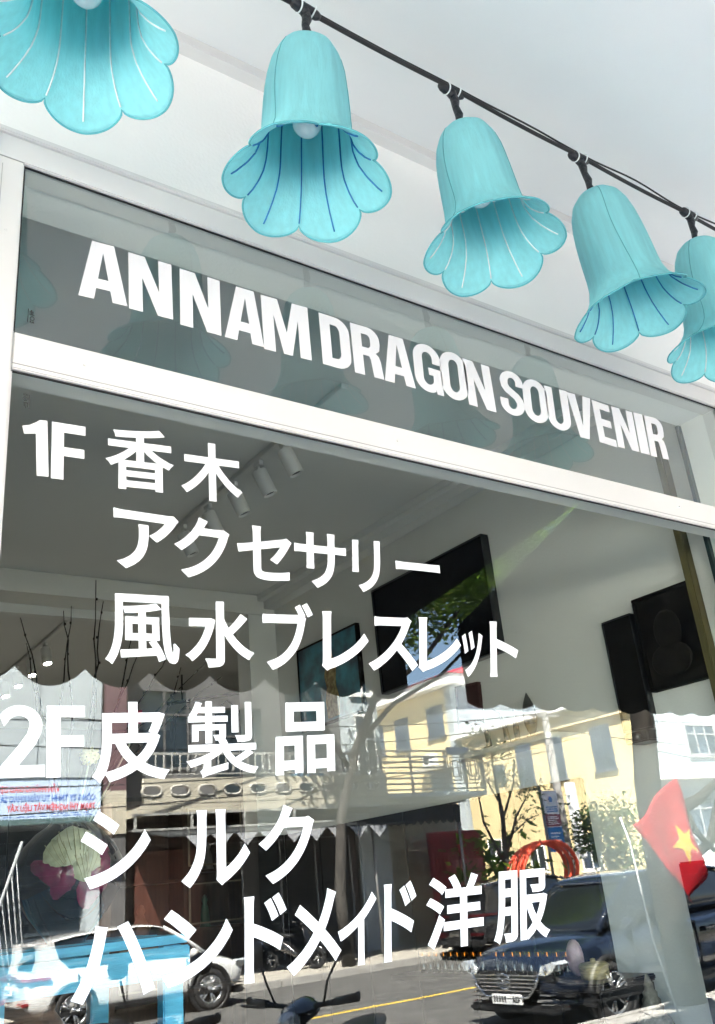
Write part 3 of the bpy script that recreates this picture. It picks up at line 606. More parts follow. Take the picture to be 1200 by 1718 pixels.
# ------------------------------------------------------------------ cable and flower lanterns
teal = translucent('teal_cloth', (0.34, 0.78, 0.82), 0.38, 0.8, 0.06, 60, stretch=(1, 1, 0.12), bump=0.25)
teal_seam = mat('teal_seam', (0.10, 0.42, 0.47), 0.8, var=0.1, scale=40)
blue_trim = mat('blue_trim', (0.015, 0.19, 0.47), 0.5, var=0.2, scale=60)
white_trim = mat('white_trim', (0.75, 0.80, 0.80), 0.5, var=0.1, scale=60)
tape = mat('black_tape', (0.010, 0.012, 0.016), 0.42, var=0.3, scale=60, bump=0.6, bscale=70)
bulb_m = mat('frosted_bulb', (0.80, 0.83, 0.84), 0.25, var=0.03)
CY, CZ = -0.42, 3.705
cab = thing('festoon_cable', 'black twin cable strung above the window, carrying the flower lanterns', 'cable')
LX = [0.41, 0.97, 1.485, 2.035, 2.585]
def cable_pt(x, second=False):
    u = ((x - LX[0]) / 0.535) % 1.0
    z = CZ - 0.006 * math.sin(math.pi * u) + 0.085 * max(0.0, (0.9 - x) / 0.5) ** 1.3 * (1 if x > 0.41 else 1)
    if second: return (x, CY - 0.004, cable_pt(x)[2] + 0.006 + 0.022 * math.sin(math.pi * u) ** 2 * min(1, max(0, (x - 1.3))))
    return (x, CY, z)
b = B(); b.tube([cable_pt(-2.3 + 0.0535 * i) for i in range(150)], 0.0062, 8); b.obj('cable', black_rubber, cab, True)
b = B(); b.tube([cable_pt(-2.3 + 0.0535 * i, True) for i in range(150)], 0.0032, 6); b.obj('thin_wire', black_rubber, cab, True)

PROF = [(0.008, 0.0), (0.034, -0.006), (0.058, -0.019), (0.077, -0.041), (0.090, -0.074), (0.0985, -0.118), (0.1035, -0.164), (0.1065, -0.210), (0.1085, -0.256), (0.110, -0.302), (0.113, -0.340), (0.121, -0.376), (0.135, -0.405), (0.152, -0.428), (0.170, -0.445)]
LIP0 = 0.170
def petal_r(phi):
    return 0.164 + 0.033 * abs(math.cos(3 * phi)) ** 0.62
def surf(phi, t, off=0.0):
    """t in 0..1 along the profile; the flare stretches with the petals"""
    n = len(PROF) - 1
    q = t * n; i = min(int(q), n - 1); u = q - i
    r = PROF[i][0] + (PROF[i + 1][0] - PROF[i][0]) * u
    z = PROF[i][1] + (PROF[i + 1][1] - PROF[i][1]) * u
    k = max(0.0, (r - 0.112) / (LIP0 - 0.112))
    rr = r + (petal_r(phi) - LIP0) * k
    z -= (petal_r(phi) - LIP0) * 0.8 * k
    cup = 0.0035 * abs(math.sin(3 * phi)) * min(1.0, t * 2.2) * (1 - 0.2 * k)    # gores pulled in between the wires
    rr -= cup
    return Vector(((rr - off) * math.cos(phi), (rr - off) * math.sin(phi), z - off * 0.4 * k))
def make_lantern():
    t = thing('flower_lantern', 'x', 'lantern', group='teal flower lanterns hung along the cable')
    NP, NT = 120, 42
    b = B()
    vs = [surf(2 * math.pi * k / NP, j / NT) for j in range(NT + 1) for k in range(NP)]
    fs = []
    for j in range(NT):
        for k in range(NP):
            k2 = (k + 1) % NP
            fs.append((j * NP + k, (j + 1) * NP + k, (j + 1) * NP + k2, j * NP + k2))
    b.add(vs, fs, 0, True)
    sh = b.obj('shade', teal, t, True)
    md = sh.modifiers.new('cloth thickness', 'SOLIDIFY'); md.thickness = 0.0016; md.offset = 0
    ribs = []
    for k in range(12):
        ph = k * math.pi / 6
        end = 0.985 if k % 2 else 0.955
        b = B(); b.tube([surf(ph, 0.35 + (end - 0.35) * s / 22, 0.0028) for s in range(23)], 0.0019, 6)
        ribs.append(b.obj('rib', white_trim, sh, True))
    b = B(); b.tube([surf(2 * math.pi * k / 240, 1.0) for k in range(241)], 0.0024, 6, caps=False); b.obj('rim_wire', teal_seam, sh, True)
    for ph in (R(38), R(158), R(278)):
        b = B(); b.tube([surf(ph + 0.05 * math.sin(s * 0.4), 0.03 + 0.94 * s / 26, -0.0012) for s in range(27)], 0.0012, 5)
        b.obj('seam', teal_seam, sh, True)
    b = B(); b.ball((0, 0, -0.262), 0.036, 24, 0, (1, 1, 1.08)); b.obj('bulb', bulb_m, t, True)
    b = B(); b.lathe([(0.0, -0.19), (0.017, -0.19), (0.019, -0.23), (0.014, -0.235), (0.0, -0.235)], 16); b.tube([(0, 0, 0.0), (0.002, 0, -0.1), (0, 0, -0.19)], 0.005, 8); b.obj('lamp_holder', black_plastic, t, True)
    b = B()
    b.tube([(0.0, 0, -0.004), (0.003, 0.002, 0.010), (-0.003, 0, 0.026), (0.003, -0.001, 0.046), (-0.002, 0, 0.07), (0.003, 0, 0.092), (0.0, 0, 0.112)], [0.009, 0.0135, 0.0095, 0.012, 0.010, 0.013, 0.012], 12)
    b.tube([(0, 0, 0.106), (-0.004, 0, 0.119), (-0.008, 0, 0.126)], [0.012, 0.015, 0.013], 12)
    b.obj('taped_hanger', tape, t, True)
    b = B(); b.tube([(-0.046, 0, 0.126), (-0.036, 0, 0.127), (-0.02, 0.001, 0.126), (0, 0, 0.124), (0.02, 0, 0.126), (0.034, 0, 0.125), (0.043, 0, 0.126)], [0.0085, 0.014, 0.0155, 0.016, 0.0145, 0.012, 0.008], 12)
    b.obj('taped_joint', tape, t, True)
    for s in (-1, 1):
        b = B(); b.tube([(s * 0.021 + 0.004 * math.sin(a * 2 * math.pi / 20) * s, 0.0175 * math.cos(a * 2 * math.pi / 20), 0.127 + 0.0175 * math.sin(a * 2 * math.pi / 20)) for a in range(21)], 0.0022, 6)
        b.obj('zip_tie', white_trim, t, True)
    return t
lan = make_lantern()
LAN = [(0, 12, 'w', (0, 0), 'white-ribbed teal flower lantern cropped by the top left corner, pale bulb inside'),
       (1, 36.6, 'b', (1, 3.5), 'blue-ribbed teal flower lantern hanging nearest above the letters ANNAM'),
       (2, 20, 'w', (-4, -1), 'whole white-ribbed teal flower lantern between two blue-ribbed ones'),
       (3, 66, 'b', (-3, -6), 'blue-ribbed teal flower lantern tilted sideways, overlapping the last lantern on the right'),
       (4, 30, 'w', (0, 2), 'white-ribbed teal flower lantern cut off by the right edge of the photo')]
lans = []
for k, (i, ph, c, (tx, ty), lab) in enumerate(LAN):
    o = lan if k == 0 else copy_tree(lan)
    o.location = (LX[i], CY, cable_pt(LX[i])[2] - 0.126); o.rotation_euler = (R(tx), R(ty), 0)
    o['label'] = lab
    lans.append(o)
    dz = (0.0, 0.008, 0.028, 0.02, 0.0)[k]
    for ch in o.children:
        if ch.name.startswith(('shade', 'bulb', 'lamp_holder')): ch.location.z -= dz; ch.scale = (1, 1, 1) if k != 2 else (0.96, 0.96, 0.96)
        if ch.name.startswith('taped_hanger'): ch.location.z -= dz; ch.scale = (1, 1, 1 + dz / 0.126)
    for ch in o.children:
        if ch.name.startswith('shade'): ch.rotation_euler = (0, 0, R(ph))
        for g in ch.children:
            if g.name.startswith('rib'):
                if c == 'b':
                    g.data = g.data.copy(); g.data.materials.clear(); g.data.materials.append(blue_trim)

# ------------------------------------------------------------------ inside the shop
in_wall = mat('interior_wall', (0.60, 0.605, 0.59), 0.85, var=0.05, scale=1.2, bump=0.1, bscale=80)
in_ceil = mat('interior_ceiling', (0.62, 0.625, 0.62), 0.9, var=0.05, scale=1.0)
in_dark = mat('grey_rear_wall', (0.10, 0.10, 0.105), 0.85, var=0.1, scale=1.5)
floor_m = mat('shop_floor_tile', (0.26, 0.25, 0.23), 0.35, var=0.12, scale=3)
CZI = 3.6
WX = 3.2
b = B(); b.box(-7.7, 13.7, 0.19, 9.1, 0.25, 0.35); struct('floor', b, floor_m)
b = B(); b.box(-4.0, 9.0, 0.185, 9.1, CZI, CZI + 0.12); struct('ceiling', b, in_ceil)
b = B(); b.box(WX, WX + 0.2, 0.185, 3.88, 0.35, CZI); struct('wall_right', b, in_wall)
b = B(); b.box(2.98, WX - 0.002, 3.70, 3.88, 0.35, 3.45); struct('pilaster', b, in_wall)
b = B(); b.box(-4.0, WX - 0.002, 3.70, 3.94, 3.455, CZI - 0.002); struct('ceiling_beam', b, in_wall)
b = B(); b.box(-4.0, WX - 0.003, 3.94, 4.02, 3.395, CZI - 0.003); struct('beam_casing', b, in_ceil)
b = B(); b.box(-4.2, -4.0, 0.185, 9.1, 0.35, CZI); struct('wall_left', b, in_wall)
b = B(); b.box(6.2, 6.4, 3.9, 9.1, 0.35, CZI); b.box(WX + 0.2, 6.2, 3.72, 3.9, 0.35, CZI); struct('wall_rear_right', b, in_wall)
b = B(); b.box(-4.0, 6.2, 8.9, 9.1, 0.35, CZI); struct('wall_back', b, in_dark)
# cornice step along the right wall
b = B(); b.box(WX - 0.09, WX - 0.002, 0.19, 3.698, 3.50, CZI - 0.002); b.box(WX - 0.14, WX - 0.09, 0.19, 3.698, 3.555, CZI - 0.003); struct('cornice_strip', b, in_ceil)

wood_post_m = mat('ochre_wood', (0.09, 0.075, 0.025), 0.6, var=0.2, scale=8, stretch=(6, 6, 0.4))
b = B(); b.box(WX - 0.05, WX - 0.002, 0.285, 0.318, 0.36, 3.5, bev=0.004); tag(b.obj('wooden_post', wood_post_m, None, True), 'ochre wooden post at the right end of the shop wall behind the glass', 'post')

# ceiling track lights
track_m = mat('grey_white_metal', (0.62, 0.62, 0.61), 0.45, var=0.05)
lamp_on = emit('lit_lamp_lens', (1.0, 0.93, 0.82), 9.0)
lens_off = mat('lamp_lens', (0.05, 0.05, 0.05), 0.15)
def track_light(label, y0, y1, ys, tilt, lit, group):
    t = thing('track_light', label, 'track light', (2.0, (y0 + y1) / 2, CZI), group=group)
    b = B(); b.box(-0.018, 0.018, (y0 - y1) / 2, (y1 - y0) / 2, -0.028, -0.001, bev=0.003); b.obj('rail', track_m, t, True)
    hb = B(); hb.lathe([(0.0, 0.0), (0.036, 0.0), (0.038, -0.006), (0.038, -0.128), (0.036, -0.134), (0.031, -0.134), (0.030, -0.122), (0.0, -0.122)], 24)
    hb = hb.mesh('spot_head', track_m)
    ab = B(); ab.box(-0.012, 0.012, -0.03, 0.03, -0.028, 0.0, bev=0.003); ab.tube([(0, 0, -0.02), (0, 0, -0.06)], 0.007, 8); ab = ab.mesh('spot_arm', track_m)
    lb = B(); lb.lathe([(0.0, -0.1235), (0.0295, -0.1235), (0.0, -0.1225)], 20); lb = lb.mesh('spot_lens', lamp_on if lit else lens_off)
    for y in ys:
        a = bpy.data.objects.new('spot_arm', ab); COL.objects.link(a); a.parent = t; a.location = (0, y - (y0 + y1) / 2, -0.028)
        h = bpy.data.objects.new('spot_head', hb); COL.objects.link(h); h.parent = a; h.location = (0.0, 0, -0.05); h.rotation_euler = tilt
        l = bpy.data.objects.new('lens', lb); COL.objects.link(l); l.parent = a; l.location = (0.0, 0, -0.05); l.rotation_euler = tilt
        if lit:
            sp = bpy.data.lights.new('spot_beam', 'SPOT'); sp.energy = 7; sp.spot_size = R(80); sp.spot_blend = 0.6; sp.color = (1.0, 0.92, 0.80); sp.shadow_soft_size = 0.03
            so_ = bpy.data.objects.new('spot_beam', sp); COL.objects.link(so_); so_.parent = a
            e = Matrix.Rotation(tilt[1], 3, 'Y') if not tilt[0] else (Matrix.Rotation(tilt[1], 3, 'Y') @ Matrix.Rotation(tilt[0], 3, 'X'))
            so_.location = Vector((0, 0, -0.05)) + e @ Vector((0, 0, -0.15)); so_.rotation_euler = tilt
    return t
track_light('white ceiling track just behind the glass with five unlit white spot heads', 0.95, 2.75, [1.48, 1.73, 2.0, 2.30, 2.62], (R(-6), R(-22), 0), False, 'ceiling track lights')
track_light('far ceiling track beyond the beam with lit spot heads, seen through the bare branches', 4.6, 7.2, [5.2, 5.6, 6.0, 6.4, 6.8], (R(-14), R(-6), 0), True, 'ceiling track lights')

# things on the right wall (wall plane x = WX)
screen_m = mat('tv_screen', (0.003, 0.004, 0.007), 0.25, var=0.2, spec=0.12)
frame_black = mat('black_frame', (0.006, 0.0055, 0.005), 0.7, var=0.3, scale=20, spec=0.12)
def wall_panel(name, label, cat, y0, y1, z0, z1, m_face, m_frame, th=0.04, fr=0.02, slant=0.0, part=('frame', 'canvas')):
    t = thing(name, label, cat, (WX - 0.003, (y0 + y1) / 2, z0))
    w, h = (y1 - y0) / 2, z1 - z0
    b = B()
    b.box(-th, 0, -w, w, 0, fr, bev=0.003); b.box(-th, 0, -w, w, h - fr, h, bev=0.003); b.box(-th, 0, -w, -w + fr, fr, h - fr, bev=0.003); b.box(-th, 0, w - fr, w, fr, h - fr, bev=0.003)
    b.obj(part[0], m_frame, t, True)
    b = B(); b.box(-th * 0.8, -0.004, -w + fr, w - fr, fr, h - fr); b.obj(part[1], m_face, t, True)
    t.rotation_euler = (slant, 0, 0)
    return t
tv = wall_panel('television', 'large dark television high on the right wall, leaves reflected over it', 'television', 1.43, 2.44, 2.61, 3.245, screen_m, black_plastic, 0.055, 0.008, part=('bezel', 'screen'))
# painting: teal ground with an ochre figure
pm = mat('teal_painting', (0.02, 0.10, 0.16), 0.5, var=0.5, scale=7, col2=(0.03, 0.20, 0.27))
pg = wall_panel('painting', 'teal painting with a golden brown figure, left of the television', 'painting', 2.66, 3.38, 2.56, 3.11, pm, frame_black, 0.035, 0.012)
gold = mat('golden_brown_paint', (0.25, 0.16, 0.045), 0.7, var=0.5, scale=40, bump=0.5, col2=(0.32, 0.25, 0.11))
gb = B()
outl = [(-.07, .03), (-.085, .14), (-.06, .22), (-.08, .30), (-.05, .38), (-.055, .46), (-.015, .52), (.02, .48), (.03, .40), (.055, .33), (.045, .22), (.075, .12), (.06, .03)]
gb.prism([(-y, z) for y, z in outl], -0.032, -0.027, 'yz'); gb.obj('painted_figure', gold, pg, True).location = (0, -0.04, 0)
maroon = mat('maroon_picture', (0.045, 0.013, 0.011), 0.4, var=0.4, scale=5)
wall_panel('small_picture', 'small maroon picture low on the right wall below the television', 'picture', 1.66, 1.84, 2.30, 2.515, maroon, maroon, 0.03, 0.01, R(4))
wall_panel('wall_plaque', 'tall narrow black plaque on the right wall, left of the square dark picture', 'plaque', 0.625, 0.785, 2.09, 2.575, frame_black, black_plastic, 0.04, 0.006)
dk = mat('dark_portrait', (0.006, 0.005, 0.0045), 0.6, var=0.6, scale=6, spec=0.12, col2=(0.014, 0.012, 0.010))
dp = wall_panel('dark_picture', 'square nearly black picture of a faint round figure on the right wall', 'picture', 0.315, 0.605, 2.225, 2.625, dk, frame_black, 0.04, 0.016)
db = B(); db.ball((-0.034, 0.0, 0.23), 0.085, 20, 0, (0.04, 0.8, 1)); db.ball((-0.034, 0.01, 0.11), 0.10, 20, 0, (0.04, 1, 0.7)); db.obj('faint_figure', mat('faint_figure', (0.013, 0.011, 0.009), 0.6, var=0.4, scale=12, spec=0.12), dp)
b = B(); b.box(-0.12, 0, -0.06, 0.06, 0, 0.045, bev=0.006); b.tube([(-0.12, -0.02, 0.02), (-0.15, -0.02, 0.02)], 0.012, 8); o = tag(b.obj('camera_box', black_plastic, None, True), 'little black box mounted under the tall narrow plaque', 'box'); o.location = (WX - 0.003, 0.66, 2.03)

# black backing boards along the lower right wall and a dark dado across the rear
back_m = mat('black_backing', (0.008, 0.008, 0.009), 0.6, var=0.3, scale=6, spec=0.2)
bk = thing('backing_board', 'matt black backing boards along the lower right wall behind the bottle shelf', 'wall panel', (WX - 0.004, 1.08, 0.351))
for k in range(6):
    b = B(); b.box(-0.03, 0, 0.436 * k, 0.436 * k + 0.430, 0, 1.60, bev=0.003); b.obj('board', back_m, bk, True)
bq = thing('corner_cladding', 'black cladding round the foot of the white pilaster', 'wall panel', (2.96, 3.68, 0.351))
b = B(); b.box(0, 0.20, 0.0, 0.018, 0, 1.60); b.obj('front_board', back_m, bq, True)
b = B(); b.box(0, 0.018, 0.019, 0.24, 0, 1.60); b.obj('side_board', back_m, bq, True)
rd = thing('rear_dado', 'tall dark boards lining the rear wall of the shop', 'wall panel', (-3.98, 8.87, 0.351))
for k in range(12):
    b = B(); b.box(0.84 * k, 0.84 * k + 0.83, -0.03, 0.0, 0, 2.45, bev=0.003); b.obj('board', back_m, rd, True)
# shelf of carved figures
horn_m = mat('dark_horn', (0.05, 0.047, 0.042), 0.4, var=0.3, scale=10)
shelf_w = mat('pale_shelf', (0.5, 0.5, 0.48), 0.6)
b = B(); b.box(WX - 0.2, WX - 0.002, 1.05, 1.75, 2.12, 2.145, bev=0.003); tag(b.obj('wall_shelf', shelf_w, None, True), 'pale wall shelf under the dark horn carvings', 'shelf')
for (y, h, kind, lab) in ((1.26, 0.20, 0, 'broad leaf-shaped dark carving, tallest on the pale shelf'), (1.36, 0.145, 1, 'thin upright dark carving between the leaf shape and the curved horn'), (1.43, 0.17, 2, 'curved dark horn carving leaning left on the pale shelf'), (1.56, 0.14, 3, 'small curved horn carving at the far end of the pale shelf')):
    b = B(); b.lathe([(0.0, 0), (0.035, 0), (0.03, 0.02), (0.0, 0.025)], 16)
    if kind == 0: b.tube([(0, 0, 0.02 + h * s / 8) for s in range(9)], [0.012, 0.022, 0.030, 0.033, 0.033, 0.030, 0.023, 0.013, 0.002], 12)
    elif kind == 1: b.tube([(0, 0, 0.02 + h * s / 4) for s in range(5)], [0.012, 0.016, 0.013, 0.008, 0.002], 10)
    else: b.tube([(0, 0.07 * (s / 8) ** 2, 0.02 + h * math.sin(s / 8 * 1.45)) for s in range(9)], [0.014 * (1 - s / 9) + 0.002 for s in range(9)], 10)
    o = tag(b.obj('horn_carving', horn_m), lab, 'carving', 'dark carvings on the pale shelf'); o.location = (WX - 0.09, y, 2.145)

# bottles with gold caps on a glass shelf
gold_cap = mat('gold_cap', (0.75, 0.42, 0.12), 0.22, 1.0, var=0.2, scale=50)
bottle_m = mat('dark_bottle_glass', (0.012, 0.014, 0.012), 0.08, spec=0.7)
shelf_d = mat('dark_shelf', (0.02, 0.018, 0.016), 0.4, var=0.3)
b = B(); b.box(WX - 0.28, WX - 0.002, 1.16, 2.3, 1.155, 1.175, bev=0.003); tag(b.obj('bottle_shelf', shelf_d, None, True), 'dark shelf on the right wall carrying the gold-capped bottles', 'shelf')
bp = thing('bottle', 'small dark bottle with a square gold cap in the row on the dark wall shelf', 'bottle', (3.05, 1.22, 1.175), group='gold-capped bottles in a row on the dark shelf')
bb = B(); bb.lathe([(0, 0), (0.017, 0), (0.018, 0.004), (0.018, 0.055), (0.009, 0.066), (0.008, 0.074), (0, 0.074)], 16); bb.obj('body', bottle_m, bp)
bb = B(); bb.box(-0.013, 0.013, -0.013, 0.013, 0.072, 0.092, bev=0.002); bb.obj('cap', gold_cap, bp)
for k in range(1, 18):
    o = copy_tree(bp); o.location = (3.05 + random.uniform(-.004, .004), 1.22 + 0.054 * k + (0.05 if k > 8 else 0), 1.175)
    if k == 17: o['label'] = 'small gold-capped bottle at the far end of the row, farthest from the pink stone'
    if k == 8: o['label'] = 'small gold-capped bottle just before the gap in the row, on the pink stone side'
    if k == 9: o['label'] = 'small gold-capped bottle just past the gap in the row, away from the pink stone'
bp['label'] = 'small gold-capped bottle next to the pink stone, nearest the glass'
# rose stone, jar, black display cabinet, stone stupa
b = B()
b.ball((0, 0, 0.07), 0.07, 18, 0, (0.45, 0.55, 1.0)); o = tag(b.obj('pink_stone', mat('pink_stone', (0.38, 0.26, 0.27), 0.5, var=0.3, scale=20)), 'upright rounded pink stone beside the round straw box', 'stone'); o.location = (3.02, 1.14, 1.177)
cabm = mat('black_lacquer', (0.006, 0.006, 0.007), 0.35, var=0.3, spec=0.25)
c = thing('display_cabinet', 'black lacquered display cabinet against the right wall under the bottles', 'cabinet', (3.03, 1.09, 0.35))
b = B(); b.box(-0.16, 0.16, -0.19, 0.19, 0, 0.80, bev=0.006); b.obj('body', cabm, c, True)
b = B(); b.box(-0.17, 0.165, -0.2, 0.2, 0.80, 0.824, bev=0.006); b.obj('top', cabm, c, True)
for s in (-1, 1):
    b = B(); b.box(-0.172, -0.16, s * 0.095 - 0.085, s * 0.095 + 0.085, 0.05, 0.76, bev=0.004); d = b.obj('door', cabm, c, True)
    b = B(); b.lathe([(0, -0.02), (0.008, -0.016), (0.008, -0.006), (0.004, 0)], 12, 0, (-0.172, s * 0.03, 0.42), 'x'); b.obj('knob', gold_cap, d)
jar = thing('round_box', 'round straw coloured box with a lid on the black cabinet', 'box', (3.0, 1.03, 1.175))
strawm = mat('straw', (0.33, 0.26, 0.13), 0.7, var=0.3, scale=30, stretch=(1, 1, 8), bump=0.4)
b = B(); b.lathe([(0, 0), (0.056, 0), (0.058, 0.04), (0, 0.04)], 28); b.obj('body', strawm, jar)
b = B(); b.lathe([(0, 0.04), (0.06, 0.04), (0.06, 0.05), (0.05, 0.058), (0.012, 0.06), (0.010, 0.072), (0, 0.074)], 28); b.obj('lid', strawm, jar)
st = thing('stone_stupa', 'small carved stone stupa with a beaded spire standing right of the black cabinet', 'carving', (3.03, 0.80, 0.82))
stone = mat('carved_stone', (0.15, 0.135, 0.115), 0.85, var=0.4, scale=30, bump=0.8, bscale=60)
b = B(); b.lathe([(0, 0), (0.085, 0), (0.085, 0.04), (0.078, 0.05), (0.082, 0.07), (0.085, 0.12), (0.078, 0.18), (0.06, 0.225), (0.035, 0.245), (0, 0.25)], 26); b.obj('dome', stone, st)
b = B(); b.lathe([(0, 0.24), (0.040, 0.245), (0.043, 0.262), (0.034, 0.27), (0.036, 0.285), (0.027, 0.295), (0.028, 0.31), (0.018, 0.32), (0.018, 0.335), (0.006, 0.37), (0, 0.372)], 20); b.obj('spire', stone, st)
for k in range(5):
    b = B(); b.lathe([(0.0865 - 0.004 * max(0, k - 2), 0), (0.090 - 0.004 * max(0, k - 2), 0.004), (0.0865 - 0.004 * max(0, k - 2), 0.008)], 26, 0, (0, 0, 0.03 + 0.034 * k)); b.obj('band', stone, st)
b = B(); b.box(-0.12, 0.12, -0.11, 0.11, 0, 0.47, bev=0.006); o = tag(b.obj('plinth', cabm, None, True), 'black plinth under the small stone stupa', 'plinth'); o.location = (3.03, 0.80, 0.35)
# tall black cabinet by the glass
c = thing('tall_cabinet', 'tall black cabinet at the right end of the shop, close behind the glass', 'cabinet', (3.09, 0.36, 0.35))
b = B(); b.box(-0.09, 0.1, -0.15, 0.17, 0, 1.22, bev=0.006); b.obj('body', cabm, c, True)
b = B(); b.box(-0.1, -0.092, -0.14, 0.16, 0.05, 1.18, bev=0.003); d = b.obj('door', cabm, c, True)
b = B(); b.tube([(-0.1, -0.11, 0.55), (-0.12, -0.11, 0.57), (-0.12, -0.11, 0.68), (-0.1, -0.11, 0.70)], 0.005, 8); b.obj('handle', chrome, d)

# blue plank stand with vase, branches, flowers
blue_p = mat('blue_painted_wood', (0.08, 0.40, 0.62), 0.6, var=0.16, scale=5, stretch=(1.2, 8, 8), bump=0.3, bscale=30)
ts = thing('plank_stand', 'sky blue painted plank stand in the bottom left of the window, carrying the black vase', 'stand', (0.98, 1.45, 0.35))
for k in range(6):
    b = B(); b.box(-0.32, 0.32, -0.345 + 0.118 * k, -0.345 + 0.118 * k + 0.106, 1.135, 1.16, bev=0.004); b.obj('plank', blue_p, ts, True).location = (0, 0, random.uniform(-.002, .002))
for (x0, x1) in ((-0.30, -0.225), (0.235, 0.30)):
    for (y0, y1) in ((-0.345, -0.295), (0.29, 0.34)):
        b = B(); b.box(x0, x1, y0, y1, 0, 1.133, bev=0.004); b.obj('leg', blue_p, ts, True)
for (y0, y1) in ((-0.375, -0.347), (0.342, 0.37)):
    b = B(); b.box(-0.31, 0.31, y0, y1, 1.045, 1.131, bev=0.004); b.obj('rail', blue_p, ts, True)
for k in range(5):
    b = B(); b.box(-0.30, 0.30, -0.29 + 0.118 * k, -0.29 + 0.118 * k + 0.106, 0.70, 0.72, bev=0.004); b.obj('shelf_plank', blue_p, ts, True)
lac = mat('black_lacquer_vase', (0.008, 0.010, 0.016), 0.07, var=0.3, coat=1.0)
va = thing('vase', 'big round black lacquered vase painted with a cream and magenta flower, on the blue stand', 'vase', (1.035, 1.47, 1.51))
b = B(); b.lathe([(0, 0), (0.058, 0), (0.062, 0.012), (0.085, 0.04), (0.128, 0.09), (0.168, 0.155), (0.182, 0.21), (0.178, 0.25), (0.155, 0.30), (0.112, 0.345), (0.075, 0.368), (0.062, 0.382), (0.066, 0.402), (0.060, 0.405), (0.054, 0.38), (0.07, 0.36), (0.0, 0.34)], 48); b.obj('body', lac, va)
def vase_r(z):
    P = [(0.0, 0.058), (0.04, 0.085), (0.09, 0.128), (0.155, 0.168), (0.21, 0.182), (0.25, 0.178), (0.30, 0.155), (0.345, 0.112), (0.368, 0.075)]
    for (a, ra), (c, rc) in zip(P, P[1:]):
        if a <= z <= c: return ra + (rc - ra) * (z - a) / (c - a)
    return 0.06
def vein_on_vase(az0, z0, w, h, tilt, m):
    b = B()
    for a in (-0.5, 0.0, 0.5):
        pts = []
        for i in range(8):
            rr = -0.8 + 1.65 * i / 7
            px, pz = a * w * (0.3 + 0.35 * (rr + 1)), rr * h
            X = px * math.cos(tilt) - pz * math.sin(tilt); Z = min(max(z0 + px * math.sin(tilt) + pz * math.cos(tilt), 0.02), 0.362)
            r = vase_r(Z) + 0.0085; t_ = az0 + X / 0.17
            pts.append((r * math.cos(t_), r * math.sin(t_), Z))
        b.tube(pts, 0.0012, 5)
    b.obj('vein', m, va)
def petal_on_vase(az0, z0, w, h, tilt, m, name, off):
    b = B(); vs = []; N = 12
    for i in range(5):
        for k in range(N):
            t = 2 * math.pi * k / N; rr = i / 4
            px = rr * w * math.cos(t) * (1 + 0.12 * math.sin(3 * t + z0 * 40)); pz = rr * h * math.sin(t) * (1 + 0.1 * math.cos(5 * t))
            X = px * math.cos(tilt) - pz * math.sin(tilt); Z = z0 + px * math.sin(tilt) + pz * math.cos(tilt)
            Z = min(max(Z, 0.02), 0.365); r = vase_r(Z) + off + 0.004 * (1 - rr * rr)
            a = az0 + X / 0.17
            vs.append((r * math.cos(a), r * math.sin(a), Z))
    fs = [(i * N + k, i * N + (k + 1) % N, (i + 1) * N + (k + 1) % N, (i + 1) * N + k) for i in range(4) for k in range(N)]
    b.add(vs, fs, 0, True); b.obj(name, m, va)
cream = mat('cream_petal', (0.58, 0.60, 0.44), 0.45, var=0.2, scale=25)
cream_b = mat('cream_petal_lower', (0.44, 0.45, 0.30), 0.45, var=0.3, scale=25)
vein_m = mat('petal_vein', (0.40, 0.39, 0.24), 0.5)
magenta = mat('magenta_petal', (0.16, 0.012, 0.055), 0.25, var=0.4, scale=25, coat=0.6)
A0 = R(-108)
for (da, z, w, h, tl) in ((-0.02, 0.315, 0.07, 0.045, 0.3), (0.33, 0.31, 0.06, 0.045, -0.3), (0.12, 0.27, 0.075, 0.05, 0.1), (-0.22, 0.275, 0.045, 0.055, 0.6), (0.42, 0.255, 0.04, 0.06, -0.3), (0.25, 0.225, 0.035, 0.05, 0.2)):
    petal_on_vase(A0 + da, z, w * .92, h * .92, tl, cream if w > 0.05 else cream_b, 'petal', 0.0025 + 0.0012 * (w < 0.05)); vein_on_vase(A0 + da, z, w, h, tl, vein_m)
for (da, z, w, h, tl) in ((-0.25, 0.20, 0.03, 0.065, 0.9), (-0.05, 0.195, 0.03, 0.07, -0.6), (0.50, 0.20, 0.05, 0.065, 0.5), (0.62, 0.255, 0.04, 0.06, -0.4), (-0.38, 0.225, 0.03, 0.06, 1.2), (0.42, 0.15, 0.045, 0.05, -0.2)):
    petal_on_vase(A0 + da, z, w, h, tl, magenta, 'dark_petal', 0.0012)
bark = mat('dark_bark', (0.018, 0.014, 0.012), 0.8, var=0.4, scale=40, bump=0.5)
def twig(pts, r0, b):
    P = [Vector(p) for p in pts]; n = 12; out = []
    for i in range(n + 1):
        u = i / n * (len(P) - 1); k = min(int(u), len(P) - 2); f = u - k
        p = P[k].lerp(P[k + 1], f) + Vector((random.uniform(-1, 1), random.uniform(-1, 1), 0)) * 0.006
        out.append(p)
    b.tube(out, [r0 * (1 - 0.75 * i / n) for i in range(n + 1)], 6)
    for i in range(3, n, 2):
        q = out[i]; b.ball(q + Vector((random.uniform(-.005, .005), 0, 0.004)), 0.0045, 6, 0, (1, 1, 1.4))
br = thing('bare_branch', 'bundle of bare dark twigs rising from the black vase', 'branches', (1.035, 1.47, 1.9))
base = Vector((0, 0, 0))
def T(x, z, dy=0.0): return (x - 1.035, dy, z - 1.9)
